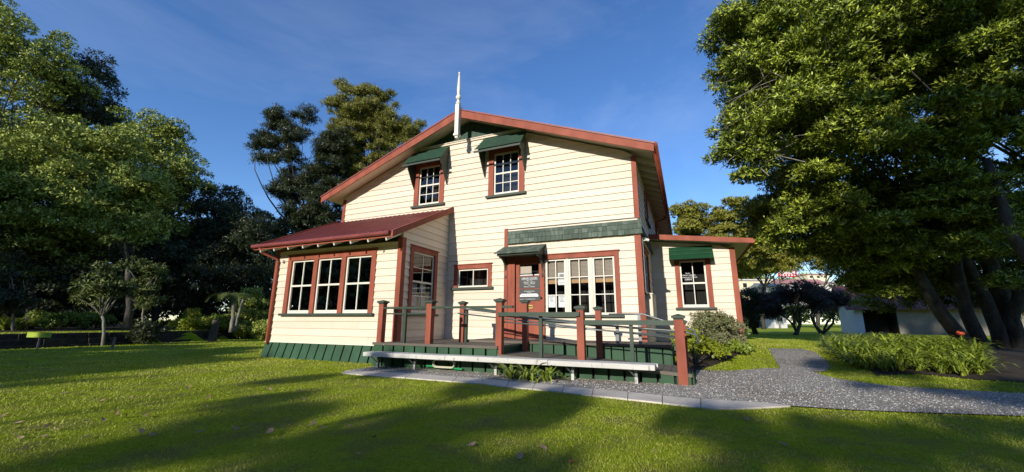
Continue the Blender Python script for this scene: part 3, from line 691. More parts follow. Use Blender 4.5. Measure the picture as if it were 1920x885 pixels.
# rafters under the right eave + gable soffit lookouts
for y in np.arange(YF+.35,yb-.2,.6):
    mb=MB(); mb.bar((XC+(HW-.04),y,EAVE-.14),(XC+(HW-.62),y,EAVE-.14+SL*.58),.05,.09,'cream'); mb.build('rafter',house)
for s in (-1,1):
    mb=MB(); a=Vector((XC+s*.0,YO-.02,ZA-.02)); b=Vector((XC+s*(HW+.02),YO-.02,ZA-.02-SL*(HW+.02)))
    # face board with plumb-cut ends
    mb.prism([(a.x,a.y,a.z),(b.x,a.y,b.z),(b.x,a.y,b.z-.19),(a.x,a.y,a.z-.235)],(0,.035,0),'red')
    mb.prism([(a.x,a.y-.02,a.z+.045),(b.x+s*.03,a.y-.02,b.z+.04),(b.x+s*.03,a.y-.02,b.z-.005),(a.x,a.y-.02,a.z)],(0,.06,0),'roofred')
    mb.build('barge_board',house)
mb=MB(); mb.tube([(XC+HW+.05,YO,EAVE-.03),(XC+HW+.05,yb,EAVE-.03)],.065,'red',8); mb.box(XC+HW-.02,XC+HW+.01,YO,yb,EAVE-.17,EAVE-.03,'red'); mb.build('gutter',house,smooth=True)
mb=MB(); mb.tube([(XC+HW+.04,16.3,EAVE-.08),(XC+HW-.1,16.3,EAVE-.22),(XR+.08,16.3,EAVE-.35),(XR+.06,16.3,3.6)],.04,'red',8); mb.build('downpipe',house,smooth=True)
# electrical conduit down the corner, small tap and vent grilles in the skirting
mb=MB(); mb.T=FRr; mb.tube([(10.22,.05,3.1),(10.22,.05,1.72)],.012,'white',6); mb.build('conduit',house)
# finial
mb=MB(); fx,fy=XC-.0,YO-.09
mb.box(fx-.065,fx+.065,fy-.065,fy+.06,6.50,7.50,'white'); mb.box(fx-.085,fx+.085,fy-.085,fy+.08,6.46,6.53,'white'); mb.prism([(fx-.05,fy-.05,6.46),(fx+.05,fy-.05,6.46),(fx+.05,fy+.05,6.46),(fx-.05,fy+.05,6.46)],(0,0,-.07),'white')
prof=[(7.50,.05),(7.54,.075),(7.58,.075),(7.60,.045),(7.66,.04),(7.70,.075),(7.76,.085),(7.82,.06),(7.85,.045),(8.0,.058),(8.2,.048),(8.5,.028),(8.54,.02),(8.56,.032),(8.60,.034),(8.63,.012)]
mb.tube([(fx,fy,z) for z,_ in prof],[r for _,r in prof],'white',12); mb.build('finial',house)
# bay roof
roof_slab((-11.36,7.4,3.12),(-6.36,7.4,3.12),(-6.36,YF-.01,4.41),(-11.36,YF-.01,4.41),.07,'roofred','cream',.18)
mb=MB(); mb.prism([(-6.37,7.36,3.15),(-6.37,YF-.03,4.46),(-6.37,YF-.03,4.28),(-6.37,7.36,2.99)],(.035,0,0),'red'); mb.build('barge_board',house)
mb=MB(); mb.prism([(-11.38,7.36,3.15),(-11.38,YF+.3,4.6),(-11.38,YF+.3,4.42),(-11.38,7.36,2.99)],(.035,0,0),'red'); mb.build('barge_board',house)
mb=MB(); mb.tube([(-11.42,7.34,3.09),(-6.42,7.34,3.09)],.055,'roofred',10); mb.box(-11.4,-6.38,7.38,7.40,2.99,3.10,'red'); mb.build('gutter',house)
for k in range(9):
    x=-11.1+k*.57; mb=MB(); mb.bar((x,7.375,2.945),(x,7.95,3.225),.042,.065,'white'); mb.build('rafter',house)
mb=MB(); mb.tube([(-11.12,7.36,3.05),(-11.12,7.42,2.93),(-11.0,7.84,2.78),(-10.97,7.86,2.7),(-10.97,7.86,.35)],.04,'red',10); mb.build('downpipe',house,smooth=True)
mb=MB(); mb.T=FB; mb.tube([(-10.78,.03,2.70),(-10.78,.09,2.70)],[.05,.04],'white',12); mb.build('wall_lamp',house)
# annex roof
roof_slab((XR-.02,YA-.42,3.70),(1.86,YA-.42,3.36),(1.86,20.2,3.36),(XR-.02,20.2,3.70),.08,'roofred','cream',.25)
mb=MB(); mb.prism([(XR,YA-.45,3.73),(1.90,YA-.45,3.38),(1.90,YA-.45,3.24),(XR,YA-.45,3.57)],(0,.035,0),'red'); mb.build('fascia',house)
mb=MB(); mb.tube([(1.90,YA-.4,3.30),(1.90,20,3.30)],.05,'red',8); mb.build('gutter',house)

# ------------------------------------------------------------------ DECK & RAMP
deck=thing('entrance_deck',(-3.3,8.6,0),'timber entrance deck and ramp with green skirting before the front door','deck')
def planks(mb,x0,x1,y0,y1,z,slope=0,w=.14):
    x=x0
    while x<x1-.01:
        e=min(x+w,x1); a=z+slope*(x-x0); b=z+slope*(e-x0)
        mb.hexa([(x+.003,y0,a-.035),(e-.003,y0,b-.035),(e-.003,y1,b-.035),(x+.003,y1,a-.035),(x+.003,y0,a),(e-.003,y0,b),(e-.003,y1,b),(x+.003,y1,a)],'deck'); x=e
mb=MB(); planks(mb,-6.65,-3.56,7.36,8.66,.52); planks(mb,-6.45,-5.05,8.67,10.0,.52); mb.build('platform',deck)
mb=MB(); planks(mb,-5.04,-.34,8.64,10.0,.565); mb.build('platform',deck)
mb=MB(); planks(mb,-3.55,-.02,7.36,8.62,.37,-.054); mb.build('ramp',deck)
mb=MB()
mb.box(-6.67,-3.5,7.325,7.36,.475,.53,'deck'); mb.prism([(-3.5,7.325,.325),(0,7.325,.137),(0,7.325,.192),(-3.5,7.325,.38)],(0,.034,0),'deck')
mb.box(-5.05,-3.52,8.60,8.637,.525,.575,'deck'); mb.box(-3.52,-.32,8.60,8.637,.525,.575,'deck'); mb.box(-3.55,-3.5,7.36,8.6,.37,.50,'skirt')
mb.build('edge_board',deck)
FD=frame((0,7.37,0),(1,0,0),(0,-1,0)); FD2=frame((0,8.66,0),(1,0,0),(0,-1,0))
skirt('skirt',FD,-6.66,-3.5,.472,-.03,.0,.29,parent=deck); skirt('skirt',FD,-3.5,0.0,lambda x:.325-.0537*(x+3.5),-.06,.0,.27,parent=deck)
skirt('skirt',FD2,-3.5,-.34,.52,.10,.0,.25,gap=.03,parent=deck); skirt('skirt',FD2,-5.04,-3.56,.553,.49,.0,.3,parent=deck)
skirt('skirt',frame((0.0,0,0),(0,1,0),(1,0,0)),7.4,8.62,.15,-.05,0,.3,parent=deck); skirt('skirt',frame((-.35,0,0),(0,1,0),(1,0,0)),8.64,10.,.5,-.05,0,.3,parent=deck)
def post(x,y,z0,z1,w=.135):
    mb=MB(); mb.box(x-w/2,x+w/2,y-w/2,y+w/2,z0,z1-.075,'red'); o=mb.build('post',deck,bevel=.006)
    c=MB(); a=w/2+.035; b=w/2+.01
    c.box(x-b,x+b,y-b,y+b,z1-.085,z1-.06,'cap'); c.box(x-a,x+a,y-a,y+a,z1-.06,z1-.022,'cap')
    c.add([(x-a,y-a,z1-.022),(x+a,y-a,z1-.022),(x+a,y+a,z1-.022),(x-a,y+a,z1-.022),(x,y,z1+.012)],[(0,1,4),(1,2,4),(2,3,4),(3,0,4)],'cap'); c.build('post_cap',o)
yF=7.44; yR=8.54
for x,z0,z1 in ((-6.54,.52,1.48),(-5.2,.52,1.47),(-3.5,.3,1.47),(-1.83,.2,1.31)): post(x,yF,z0,z1)
post(-.14,7.38,-.1,1.14,.15)
for x,z0,z1 in ((-5.02,.5,1.49),(-3.38,.3,1.50),(-1.72,.25,1.33),(-.1,-.05,1.06)): post(x,yR,z0,z1,.12)
def rail(pts,w=.045,h=.07,mat='rail',tube=None):
    mb=MB()
    if tube: mb.tube(pts,tube,mat,8)
    else:
        for p,q in zip(pts,pts[1:]): mb.bar(p,q,w,h,mat)
    return mb.build('handrail',deck,smooth=bool(tube))
rail([(-6.6,yF-.02,1.30),(-3.2,yF-.02,1.30)],.09,.045); rail([(-3.5,yF-.09,1.15),(-1.83,yF-.09,1.15)],.05,.075); rail([(-1.83,yF-.02,1.0),(-.14,yF-.05,1.0)],.05,.085)
rail([(-5.0,yR+.03,1.36),(-3.38,yR+.03,1.13),(-1.7,yR+.03,.93)],.05,.06)
rail([(-4.95,yR-.1,1.30),(-1.75,yR-.1,.97),(-.1,yR-.1,.80)],mat='metal',tube=.016)
rail([(-5.1,yR-.1,1.2),(-1.75,yR-.1,.86),(-.1,yR-.1,.70)],mat='metal',tube=.016)
rail([(-3.1,yR+.08,1.0),(-1.15,yR+.08,1.0)],.05,.06)
rail([(-3.45,yF+.1,1.12),(-1.8,yF+.1,.97),(-.1,yF+.1,.86),(.12,yF+.12,.80),(.14,yF+.14,.66)],mat='metal',tube=.016)
rail([(-3.45,yF+.1,1.0),(-1.8,yF+.1,.88),(-.1,yF+.1,.77)],mat='metal',tube=.014)
rail([(-1.5,yR,1.17),(-.82,yR,1.17),(-.3,yR,1.0),(.1,yR,.86),(.16,yR,.72),(.12,yR,.62)],mat='metal',tube=.018)
rail([(-6.5,yF+.02,.62+.55),(-5.2,yF+.02,1.17)],.03,.03)
for x,y,z0,z1 in ((-5.87,yF,.52,1.28),(-2.62,yF,.30,1.12),(-.93,yF,.2,.98),(-.9,yR+.02,.56,1.15),(-1.35,yR+.05,.56,1.0),(-4.9,yR-.02,.5,1.3)):
    mb=MB(); mb.box(x-.03,x+.03,y-.03,y+.03,z0,z1,'rail' if y<8.5 or x<-2 else 'metal'); mb.build('baluster',deck)

# small mast beside the door with a weathered cap is the ramp's back post; bench in front
bench=thing('plank_bench',(-3.5,7.1,0),'long white plank bench on metal legs in front of the green skirting','bench')
mb=MB(); [(mb.box(a_,b_,6.90,7.10,.295,.348+e_,'bench'),mb.box(a_,b_,6.875,6.897,.262,.346+e_,'bench')) for a_,b_,e_ in ((-6.50,-4.42,0),(-4.414,-2.31,.003),(-2.304,-.53,-.002))]; mb.box(-6.44,-.50,7.115,7.30,.292,.340,'bench'); mb.build('seat',bench,bevel=.005)
for x in (-6.28,-5.3,-3.42,-1.92,-.85):
    mb=MB(); mb.box(x-.022,x+.022,7.10,7.14,-.03,.29,'metal'); mb.bar((x,7.13,.10),(x-.12,6.96,.285),.02,.02,'metal'); mb.box(x-.03,x+.03,6.92,7.3,.262,.292,'metal'); mb.box(x-.026,x+.026,7.092,7.103,-.01,.12,'bench'); mb.build('leg',bench)
# hose coil on its green bracket beneath the bench
hose=thing('garden_hose',(-4.75,7.3,.1),'pale coiled hose on a bright green bar beneath the bench','hose')
mb=MB()
for k in range(2):
    pts=[]
    for i in range(25):
        t=i/24*2*math.pi; cx=.18*(1 if math.cos(t)>0 else -1); pts.append((-4.68+cx+.075*math.cos(t),7.27-.03*k,.16+.075*math.sin(t)-.01*k))
    mb.tube(pts,.015,'hose',8)
mb.build('coil',hose,smooth=True)
mb=MB(); mb.tube([(-5.12,7.28,.09),(-4.25,7.28,.06)],.02,'hosegreen',8); mb.build('bracket_bar',hose)

# strap-leaved plant in front of the deck + big bed on the right
def straps(P,n,L,w,droop=1.,seed=0,seg=5,spread=1.):
    """n arching strap leaves from P; returns quad soup"""
    out=[]; g=np.random.default_rng(seed)
    for i in range(n):
        a=g.uniform(0,2*np.pi); l=L*g.uniform(.65,1.15); tilt=g.uniform(.15,1.0)*spread; ww=w*g.uniform(.7,1.2)
        d=np.array([math.cos(a),math.sin(a),0]); s=np.array([-math.sin(a),math.cos(a),0]); p=np.array(P)+d*g.uniform(0,.05)+s*g.uniform(-.03,.03); ang=math.pi/2-tilt*.8
        prev=None
        for k in range(seg+1):
            t=k/seg; wk=ww*(math.sin(math.pi*min(1,t*.9+.12))**.6)*.5; 
            cur=(p-s*wk,p+s*wk)
            if prev is not None: out+= [prev[0],prev[1],cur[1],cur[0]]
            prev=cur; p=p+(d*math.cos(ang)+np.array([0,0,1])*math.sin(ang))*l/seg; ang-=droop*.42*(t+.35)
    return out
V=[]
for (x,y,n,L) in ((-2.95,6.76,30,.50),(-2.62,6.78,34,.54),(-2.30,6.8,30,.48)): V+=straps((x,y,0),n,L,.045,1.25,int(abs(x)*100),6,1.2)
o=mesh_np('strap_leaf_plant',np.array(V),4,'leaf_flax'); tag(o,'arching green strap-leaved plant in the gravel under the bench','plant')
bedpts=[]
BC=[G(1585,652),G(1650,668),G(1700,672),G(1750,676),G(1800,684)]
def bed_plants():
    g=np.random.default_rng(3); V=[]
    corners=[(G(1545,650)),(G(1590,672)),(G(1700,692)),(G(1800,697)),(G(1850,690)),(G(1830,662)),(G(1700,646)),(G(1600,640))]
    poly=[(p.x,p.y) for p in corners]; xs_=[p[0] for p in poly]; ys_=[p[1] for p in poly]; n=0
    while n<330:
        x,y=g.uniform(min(xs_),max(xs_)),g.uniform(min(ys_),max(ys_))
        if in_poly(np.array([[x,y]]),poly)[0]: V+=straps((x,y,gz(x,y)),int(g.uniform(22,32)),.54*g.uniform(.7,1.25),.034,1.5,int(g.integers(1e6)),5,1.0); n+=1
    o=mesh_np('lily_bed',np.array(V),4,'leaf_lily'); tag(o,'dense bank of bright yellow-green strap-leaved lilies beside the path','plants',kind='stuff')
bed_plants()
c=G(1768,662); mb=MB()
for k in range(7):
    a=k*.9; mb.tube([(c.x,c.y-.9,.75),(c.x+.06*math.cos(a),c.y-.9+.06*math.sin(a),.80+.02*k%.05)],[.012,.028],'flower_red',5)
mb.tube([(c.x,c.y-.9,.2),(c.x,c.y-.9,.76)],.008,'leaf_flax',5)
tag(mb.build('red_flower'),'single orange-red flower head rising from the lily bed','flower')
# shrub at the annex corner
def shrub(name,c,ells,label,leaf,nsp,L,Wd,per=5,n_cl=30,cl=(.12,.25),group=None,stems=8,cat='shrub',flat=.9):
    t=thing(name,c,label,cat,group); C=subclumps(ells,n_cl,cl[0],cl[1],flat,.5)
    mesh_np('foliage',foliage(C,nsp,per,L,Wd,.3,.5),4,leaf,t); mb=MB()
    for k in range(stems): limb(mb,c,Vector(C[random.randrange(len(C))][:3]),.018,.005,'bark',.1,4)
    mb.build('stem',t); return t
shrub('shrub',(.75,12.2,.25),[(.55,12.2,.75,.55,.45,.45),(1.0,12.5,.70,.35,.4,.4),(.4,12.3,1.05,.3,.3,.3),(.9,12.3,1.0,.3,.3,.25)],'pale bushy shrub with whitish new growth below the annex window','leaf_shrub',2600,.065,.026,n_cl=60)
shrub('shrub',(.1,10.3,.1),[(.02,10.5,.50,.2,.4,.22),(.25,11.0,.38,.3,.3,.2),(.55,10.9,.3,.2,.3,.12),(-.15,10.9,.66,.2,.3,.2)],'low yellow-green leafy shrub behind the tall corner post','leaf_yellow',900,.085,.05,n_cl=36)
shrub('shrub',(1.15,12.0,.2),[(1.1,12.0,.38,.25,.3,.12),(1.35,12.5,.36,.15,.3,.1)],'low green border plants at the annex corner','leaf_flax',350,.08,.035,n_cl=16,cl=(.08,.14))

# fallen leaves
def leafmesh():
    mb=MB(); mb.add([(-.5,0,.05),(-.2,.2,0),(.25,.18,.06),(.55,0,.12),(.25,-.2,.03),(-.2,-.17,.07),(0,0,.0)],[(0,1,6),(1,2,6),(2,3,6),(3,4,6),(4,5,6),(5,0,6)],'dry'); return mb.build('fallen_leaf')
proto=leafmesh(); proto2=proto.data.copy(); proto2.materials.clear(); proto2.materials.append(M['dry_red'])
px_l=[(652,803),(632,845),(672,857),(884,840),(1228,852),(1468,838),(1747,812),(814,773),(832,786),(805,800),(500,750),(384,767),(342,745),(192,758),(55,778),(20,753),(152,744),(118,741),(188,756),(610,727),(614,722),(390,745),(245,748),(205,732),(562,735),(478,715),(430,697),(330,722),(262,708),(300,700),(350,712),(410,690),(460,700),(520,690),(556,712),(505,733),(448,764),(376,775),(85,805),(30,820),(330,690),(237,715),(282,730),(165,770),(220,780),(1195,827),(1560,777),(1270,798),(1020,846),(975,862),(680,775),(756,770),(700,825),(1400,790)]
for i,(px,py) in enumerate(px_l+[(random.uniform(0,620),random.uniform(690,830)) for _ in range(60)]+[(random.uniform(1330,1850),random.uniform(712,764)) for _ in range(12)]+[(1072,873)]):
    p=G(px,py); o=proto if i==0 else proto.copy()
    if i: col.objects.link(o)
    s=random.uniform(.04,.095); o.scale=(s,s*random.uniform(.9,1.4),s*1.3); o.location=(p.x,p.y,p.z+.026); o.rotation_euler=(random.uniform(-.5,.5),random.uniform(-.5,.5),random.uniform(0,6.3))
    if (px,py)==(1072,873): o.data=proto2; tag(o,'small orange-red fallen leaf on the shaded lawn at the bottom edge','fallen leaf')
    else: tag(o,('dry brown fallen leaf lying on the gravel path' if px>1329 and py<765 and py>711 else 'dry brown fallen leaf lying on the lawn grass'),'fallen leaf','dry fallen leaves on the '+('path' if px>1329 and 711<py<765 else 'lawn'))

# ------------------------------------------------------------------ TREES
# the large tree on the right
tb=G(1868,672)
big=[E3(1490,110,10.5,1.5,1.6,1.5),E3(1425,235,10.5,1.15,1.3,1.2),E3(1600,40,11,2.2,2.2,1.8),E3(1745,80,11,2.3,2.4,2.0),E3(1900,60,10.5,2.3,2.3,2.2),
     E3(1560,250,11,1.7,1.8,1.5),E3(1690,250,11.5,1.9,2,1.6),E3(1850,250,11,2.0,2,1.5),E3(1500,370,12,1.25,1.4,1.1),E3(1620,400,12.5,1.5,1.6,1.2),E3(1750,400,13,1.6,1.7,1.3),E3(1880,400,13,1.6,1.7,1.3),E3(1570,470,13,1.0,1.1,.7),E3(1700,480,13.5,1.4,1.3,.8),E3(1480,180,12,1.7,1.7,1.6),E3(1410,60,11,1.0,1.1,1.0),E3(1460,420,12.5,.9,1.1,.8),E3(1530,440,13,1.0,1.2,.7),E3(1620,505,13.6,.8,1.2,.55),E3(1680,530,14.2,1.1,1.2,.6),E3(1760,520,14.5,1.3,1.3,.8),E3(1850,510,14.5,1.4,1.3,.9),E3(1920,450,13,1.4,1.4,1.2),E3(1400,150,11,1.0,1.1,1.1),E3(1390,300,10.8,.7,.9,.6),E3(1760,470,11.2,.8,.8,.4),E3(1850,440,10.5,.9,.8,.5),E3(1690,430,11,.9,.9,.5),E3(1800,370,10.5,1.1,1.,.7),E3(1910,520,10.5,.5,.6,.3),E3(1640,540,13.5,.7,.9,.35),E3(1740,560,14.5,.8,.9,.35),E3(1860,440,9.3,.45,.45,.2),E3(1600,535,14,.6,1,.35),E3(1660,570,14.5,.8,1,.35),E3(1700,500,12.5,1.2,1,.6),E3(1780,540,13,1.,1,.45),E3(1850,560,13.5,1.,1,.5),E3(1640,480,12.5,1.2,1.2,.7),E3(1560,430,12.5,1.3,1.2,.8),E3(1910,570,13.5,.8,1,.45)]
def bigtrunks(mb):
    src=[]
    for pts,r in (([(1850,668,12),(1800,640,12),(1765,590,12),(1735,548,12),(1700,470,12.3),(1660,380,12.3)],.22),
                  ([(1868,670,12),(1838,640,12),(1812,590,12),(1790,520,12),(1778,430,11.8),(1760,330,11.6),(1700,220,11.5)],.20),
                  ([(1885,670,12),(1868,620,12),(1842,560,12),(1815,480,12),(1800,400,11.8),(1790,250,11.6)],.20),
                  ([(1900,672,12),(1893,620,12.3),(1880,560,12.3),(1850,480,12.3),(1830,380,12.3)],.30),
                  ([(1910,670,11.8),(1905,600,11.8),(1918,520,11.6),(1945,470,11.4),(1960,330,11)],.17),
                  ([(1960,600,9.5),(1935,500,9.5),(1905,440,9.6),(1878,375,9.8),(1850,300,10)],.15)):
        P=[at(*p) for p in pts]
        P[0].z=min(P[0].z,.1)
        for i in range(1,len(P)-1): P[i]+=Vector((random.gauss(0,.04),random.gauss(0,.04),0))
        n=len(P); mb.tube(P,[r*(1-.5*i/(n-1)) for i in range(n)],'bark',10); src+=[(P[-1],r*.55),(P[-2],r*.6),(P[n//2+1],r*.6)]
    return src
tree('pohutukawa_tree',tb,big,'huge multi-trunked evergreen tree with bright leaf rosettes filling the right side',leaf='leaf_bright',n_cl=1450,cl=(.18,.58),nsp=110000,per=7,L=.125,Wd=.040,limbs=34,flat=.6,outer=.38,up=.35,inner=.5,trunks=bigtrunks,twigs=4)
# dead twiggy sprays at its left edge
mb=MB()
for k in range(70):
    s=at(random.uniform(1430,1520),random.uniform(60,330),random.uniform(10,11)); e=at(random.uniform(1318,1440),random.uniform(60,350),random.uniform(9.8,10.8))
    if (s-e).length<2.2: limb(mb,s,e,.014,.004,'bark_pale',.12,5)
tw=mb.build('bare_twigs'); tag(tw,'pale bare twigs sticking out of the big right tree toward the house','twigs'); 
tw.parent=bpy.data.objects['pohutukawa_tree']; tw.matrix_parent_inverse=Matrix.Translation(-tb); 
for k_ in ('label','category'): del tw[k_]

# background bush on the left: outline from far tall trees to the near lit layer
def lt(px,py,d,R_,label,leaf='leaf_left',nsp=9000,L=.17,Wd=.075,more=(),basepx=None,n_cl=150,**k):
    ells=[E3(px,py,d,R_,R_,R_*.95)]+[E3(*e) for e in more]
    b=at(basepx or px,600,d); base=(b.x,b.y,.4 if b.x<bank_x(b.y) else gz(b.x,b.y))
    return tree('broadleaf_tree',base,ells,label,group='trees in the bush left of the house',leaf=leaf,nsp=nsp,L=L,Wd=Wd,n_cl=n_cl,**k)
lt(10,70,24,2.6,'tallest lit broadleaf tree at the top left corner',more=[(-60,200,24,3.),(90,150,25,2.2),(50,260,25,2.5),(110,90,25,1.2),(-60,40,24,2.5)],nsp=15000,n_cl=260)
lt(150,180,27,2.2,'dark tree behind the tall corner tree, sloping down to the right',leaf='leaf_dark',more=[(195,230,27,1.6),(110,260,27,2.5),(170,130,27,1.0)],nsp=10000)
lt(60,330,20,2.3,'bright pale-leaved tree at the left edge beneath the tallest one',more=[(-30,350,19,2.3),(60,250,20,1.1),(110,400,20,1.8),(10,450,20,2.2)],nsp=15000,L=.16,n_cl=260)
lt(190,300,22,1.7,'rounded lit tree second from the left in the middle layer',more=[(150,260,22,1.1),(230,270,22,.9),(200,380,22,2.0),(130,480,22,2.2)],nsp=11000,n_cl=200)
lt(290,290,26,2.3,'grey-green tree whose crown peaks against the sky mid slope',more=[(250,230,27,1.1),(320,250,26,.9),(340,330,26,1.5),(280,400,26,2.5),(300,220,27,.6)],nsp=12000,n_cl=200)
lt(240,360,18.5,1.0,'low bright spray of foliage leaning out over the dark understorey',more=[(280,350,18.5,.7),(215,400,18.5,.8),(250,430,18.5,.8)],nsp=4500,L=.14,n_cl=70)
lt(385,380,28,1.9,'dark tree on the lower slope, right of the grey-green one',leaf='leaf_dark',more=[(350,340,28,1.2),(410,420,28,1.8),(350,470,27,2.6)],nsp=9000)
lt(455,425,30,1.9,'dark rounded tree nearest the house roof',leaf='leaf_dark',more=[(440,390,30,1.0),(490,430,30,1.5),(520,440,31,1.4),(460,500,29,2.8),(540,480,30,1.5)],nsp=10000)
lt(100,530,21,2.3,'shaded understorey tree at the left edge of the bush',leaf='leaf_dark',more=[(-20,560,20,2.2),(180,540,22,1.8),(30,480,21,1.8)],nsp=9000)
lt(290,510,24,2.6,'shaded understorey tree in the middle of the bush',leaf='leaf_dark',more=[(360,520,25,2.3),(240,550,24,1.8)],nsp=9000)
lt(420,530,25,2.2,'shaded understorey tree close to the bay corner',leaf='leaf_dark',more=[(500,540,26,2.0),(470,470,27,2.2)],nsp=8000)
def wood(name,pts,label,leaf,nsp,L,n_cl=160,cl=(.8,1.8)):
    C=subclumps([E3(*p) for p in pts],n_cl,*cl); o=mesh_np(name,foliage(C,nsp,5,L,L*.5,.3,.6),4,leaf); tag(o,label,'bush',kind='stuff')
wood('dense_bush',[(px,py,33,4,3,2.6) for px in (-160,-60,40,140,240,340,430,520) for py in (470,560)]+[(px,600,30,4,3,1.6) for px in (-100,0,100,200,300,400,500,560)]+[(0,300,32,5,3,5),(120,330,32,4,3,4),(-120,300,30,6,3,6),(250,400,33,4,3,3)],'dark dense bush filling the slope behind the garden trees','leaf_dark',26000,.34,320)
# trees behind the house
def pine(px,d,blobs,label,leaf,nsp,**k):
    b=at(px,600,d); return tree('tall_pine_tree',(b.x,b.y,.1),[E3(*e) for e in blobs],label,group='tall trees behind the house',leaf=leaf,nsp=nsp,bark='bark',L=.26,Wd=.05,per=6,n_cl=330,cl=(.2,.7),outer=.6,limbs=34,tr=.3,inner=.9,twigs=3,**k)
pine(590,33,[(528,222,33,1.6,1.6,1.3),(500,268,33,1.5,1.6,1.0),(575,235,33,1.4,1.4,1.2),(548,300,33,1.5,1.5,1.2),(545,350,33,1.9,1.8,1.5),(600,330,33,2.2,2.,2),(590,400,33,2.8,2.5,2.2),(625,270,33,1.2,1.2,1.6),(610,300,33,1.5,1.5,1.5),(510,300,33,1.1,1.2,.7),(560,262,33,1.3,1.3,.8),(640,350,34,2.0,2,1.8)],'dark airy pine left of the gable, with open branches','leaf_dark',19000)
pine(680,35,[(655,165,35,1.3,1.3,1.),(690,175,35,1.5,1.5,1.2),(640,200,35,1.4,1.4,1),(720,190,35,1.2,1.2,1.1),(665,235,35,2.2,2,1.9),(720,250,35,1.9,1.9,1.7),(765,240,35,1.4,1.4,1.2),(620,190,35,.7,.7,.5),(700,300,35,2.6,2.4,2),(650,320,35,2.2,2,2),(775,255,35,1.2,1.2,1.2),(640,240,35,1.6,1.6,1.4),(690,215,35,1.9,1.9,1.4),(740,225,35,1.5,1.5,1.1),(650,275,35,1.9,1.9,1.7)],'olive-lit pine rising directly behind the left roof slope','leaf_kanuka',26000)
# right background: totara
def far_tree(px,d,blobs,label,leaf='leaf_totara',nsp=9000,name='totara_tree',L=.3,Wd=.12,**k):
    b=at(px,600,d); return tree(name,(b.x,b.y,.2),[E3(*e) for e in blobs],label,group='trees beyond the annex',leaf=leaf,nsp=nsp,L=L,Wd=Wd,n_cl=260,cl=(.4,1.1),flat=.42,up=.7,tr=.3,**k)
far_tree(1310,44,[(1290,430,44,3.2,3,2.8),(1330,420,44,3.2,3,2.6),(1375,400,44,2.2,2.5,1.6),(1350,470,44,4,3,2.5),(1400,440,44,2.8,3,2.4),(1280,400,44,1.3,1.3,1),(1300,500,43,4,3,3),(1370,480,43,3.4,3,2.2),(1320,560,42,3,3,3)],'broad golden-green conifer directly behind the annex roof',nsp=24000)
far_tree(1430,50,[(1425,450,50,3,3,2.8),(1450,490,50,3,3,2.4),(1405,490,50,3.6,3,2.6),(1430,400,50,1.5,1.5,1),(1470,480,50,2.6,3,1.0),(1440,430,50,2,2,1.5)],'golden-green conifer right of the annex with a stepped outline',nsp=16000)
far_tree(1530,62,[(1500,482,62,3.0,3,1.4),(1540,488,62,3.2,3,1.8),(1590,484,62,3.4,3,1.8),(1470,480,62,3,3,2),(1620,488,62,3.6,3,2.0)],'lighter low tree above the town roofs',leaf='leaf_kanuka',nsp=12000)
far_tree(1660,66,[(1640,485,66,4,3,2.4),(1720,480,66,4.5,3,3),(1800,490,66,4.5,3,3)],'distant green tree partly hidden by the big tree',leaf='leaf_left',nsp=6000)

wood('distant_wood',[(px,572,95,9,5,4.5) for px in (1360,1440,1520,1600,1680,1760,1850,1940,2040)]+[(px,535,110,10,5,5) for px in (1400,1500,1650,1800,1950)],'distant wooded slope behind the town','leaf_left',16000,.7,260,(1.5,3))
# dark gnarled small trees beside the shed
def gnarled(base,blobs,label,leaf='leaf_purple',nsp=5000,stems=4):
    def tr_(mb):
        src=[]
        for k in range(stems):
            q=Vector(base)+Vector((random.uniform(-.7,.7),random.uniform(-.5,.5),random.uniform(.9,1.4))); limb(mb,Vector(base)+Vector((random.uniform(-.15,.15),0,-.05)),q,.09,.06,'bark_dark',.15,6); src.append((q,.06))
        return src
    return tree('small_dark_tree',base,blobs,label,group='dark low trees beside the shed',leaf=leaf,nsp=nsp,per=5,L=.11,Wd=.05,n_cl=90,cl=(.25,.5),trunks=tr_,limbs=22,twigs=3)
g1=at(1415,616,26); g2=at(1490,617,25); g3=at(1540,617,27)
for g_ in (g1,g2,g3): g_.z=.3
gnarled(g1,[E3(1400,565,26,.9,1,.8),E3(1425,560,26,1.0,1,.6),E3(1400,605,26,.7,.8,.6),E3(1440,580,26,.8,1,.5),E3(1395,590,26,.6,.8,.5)],'low dark green tree next to the annex corner','leaf_dark',5000)
gnarled(g2,[E3(1470,562,25,1.2,1,.6),E3(1510,560,25,1.2,1,.65),E3(1440,570,25,.8,1,.5),E3(1490,545,25,1.3,1,.5),E3(1530,575,25,.9,1,.6),E3(1455,590,25,.6,.8,.4)],'dark purple-leaved low tree with crooked stems in the middle')
gnarled(g3,[E3(1535,558,27,1.0,1,.6),E3(1560,565,27,.8,1,.5)],'dark purple-leaved low tree touching the shed gable')

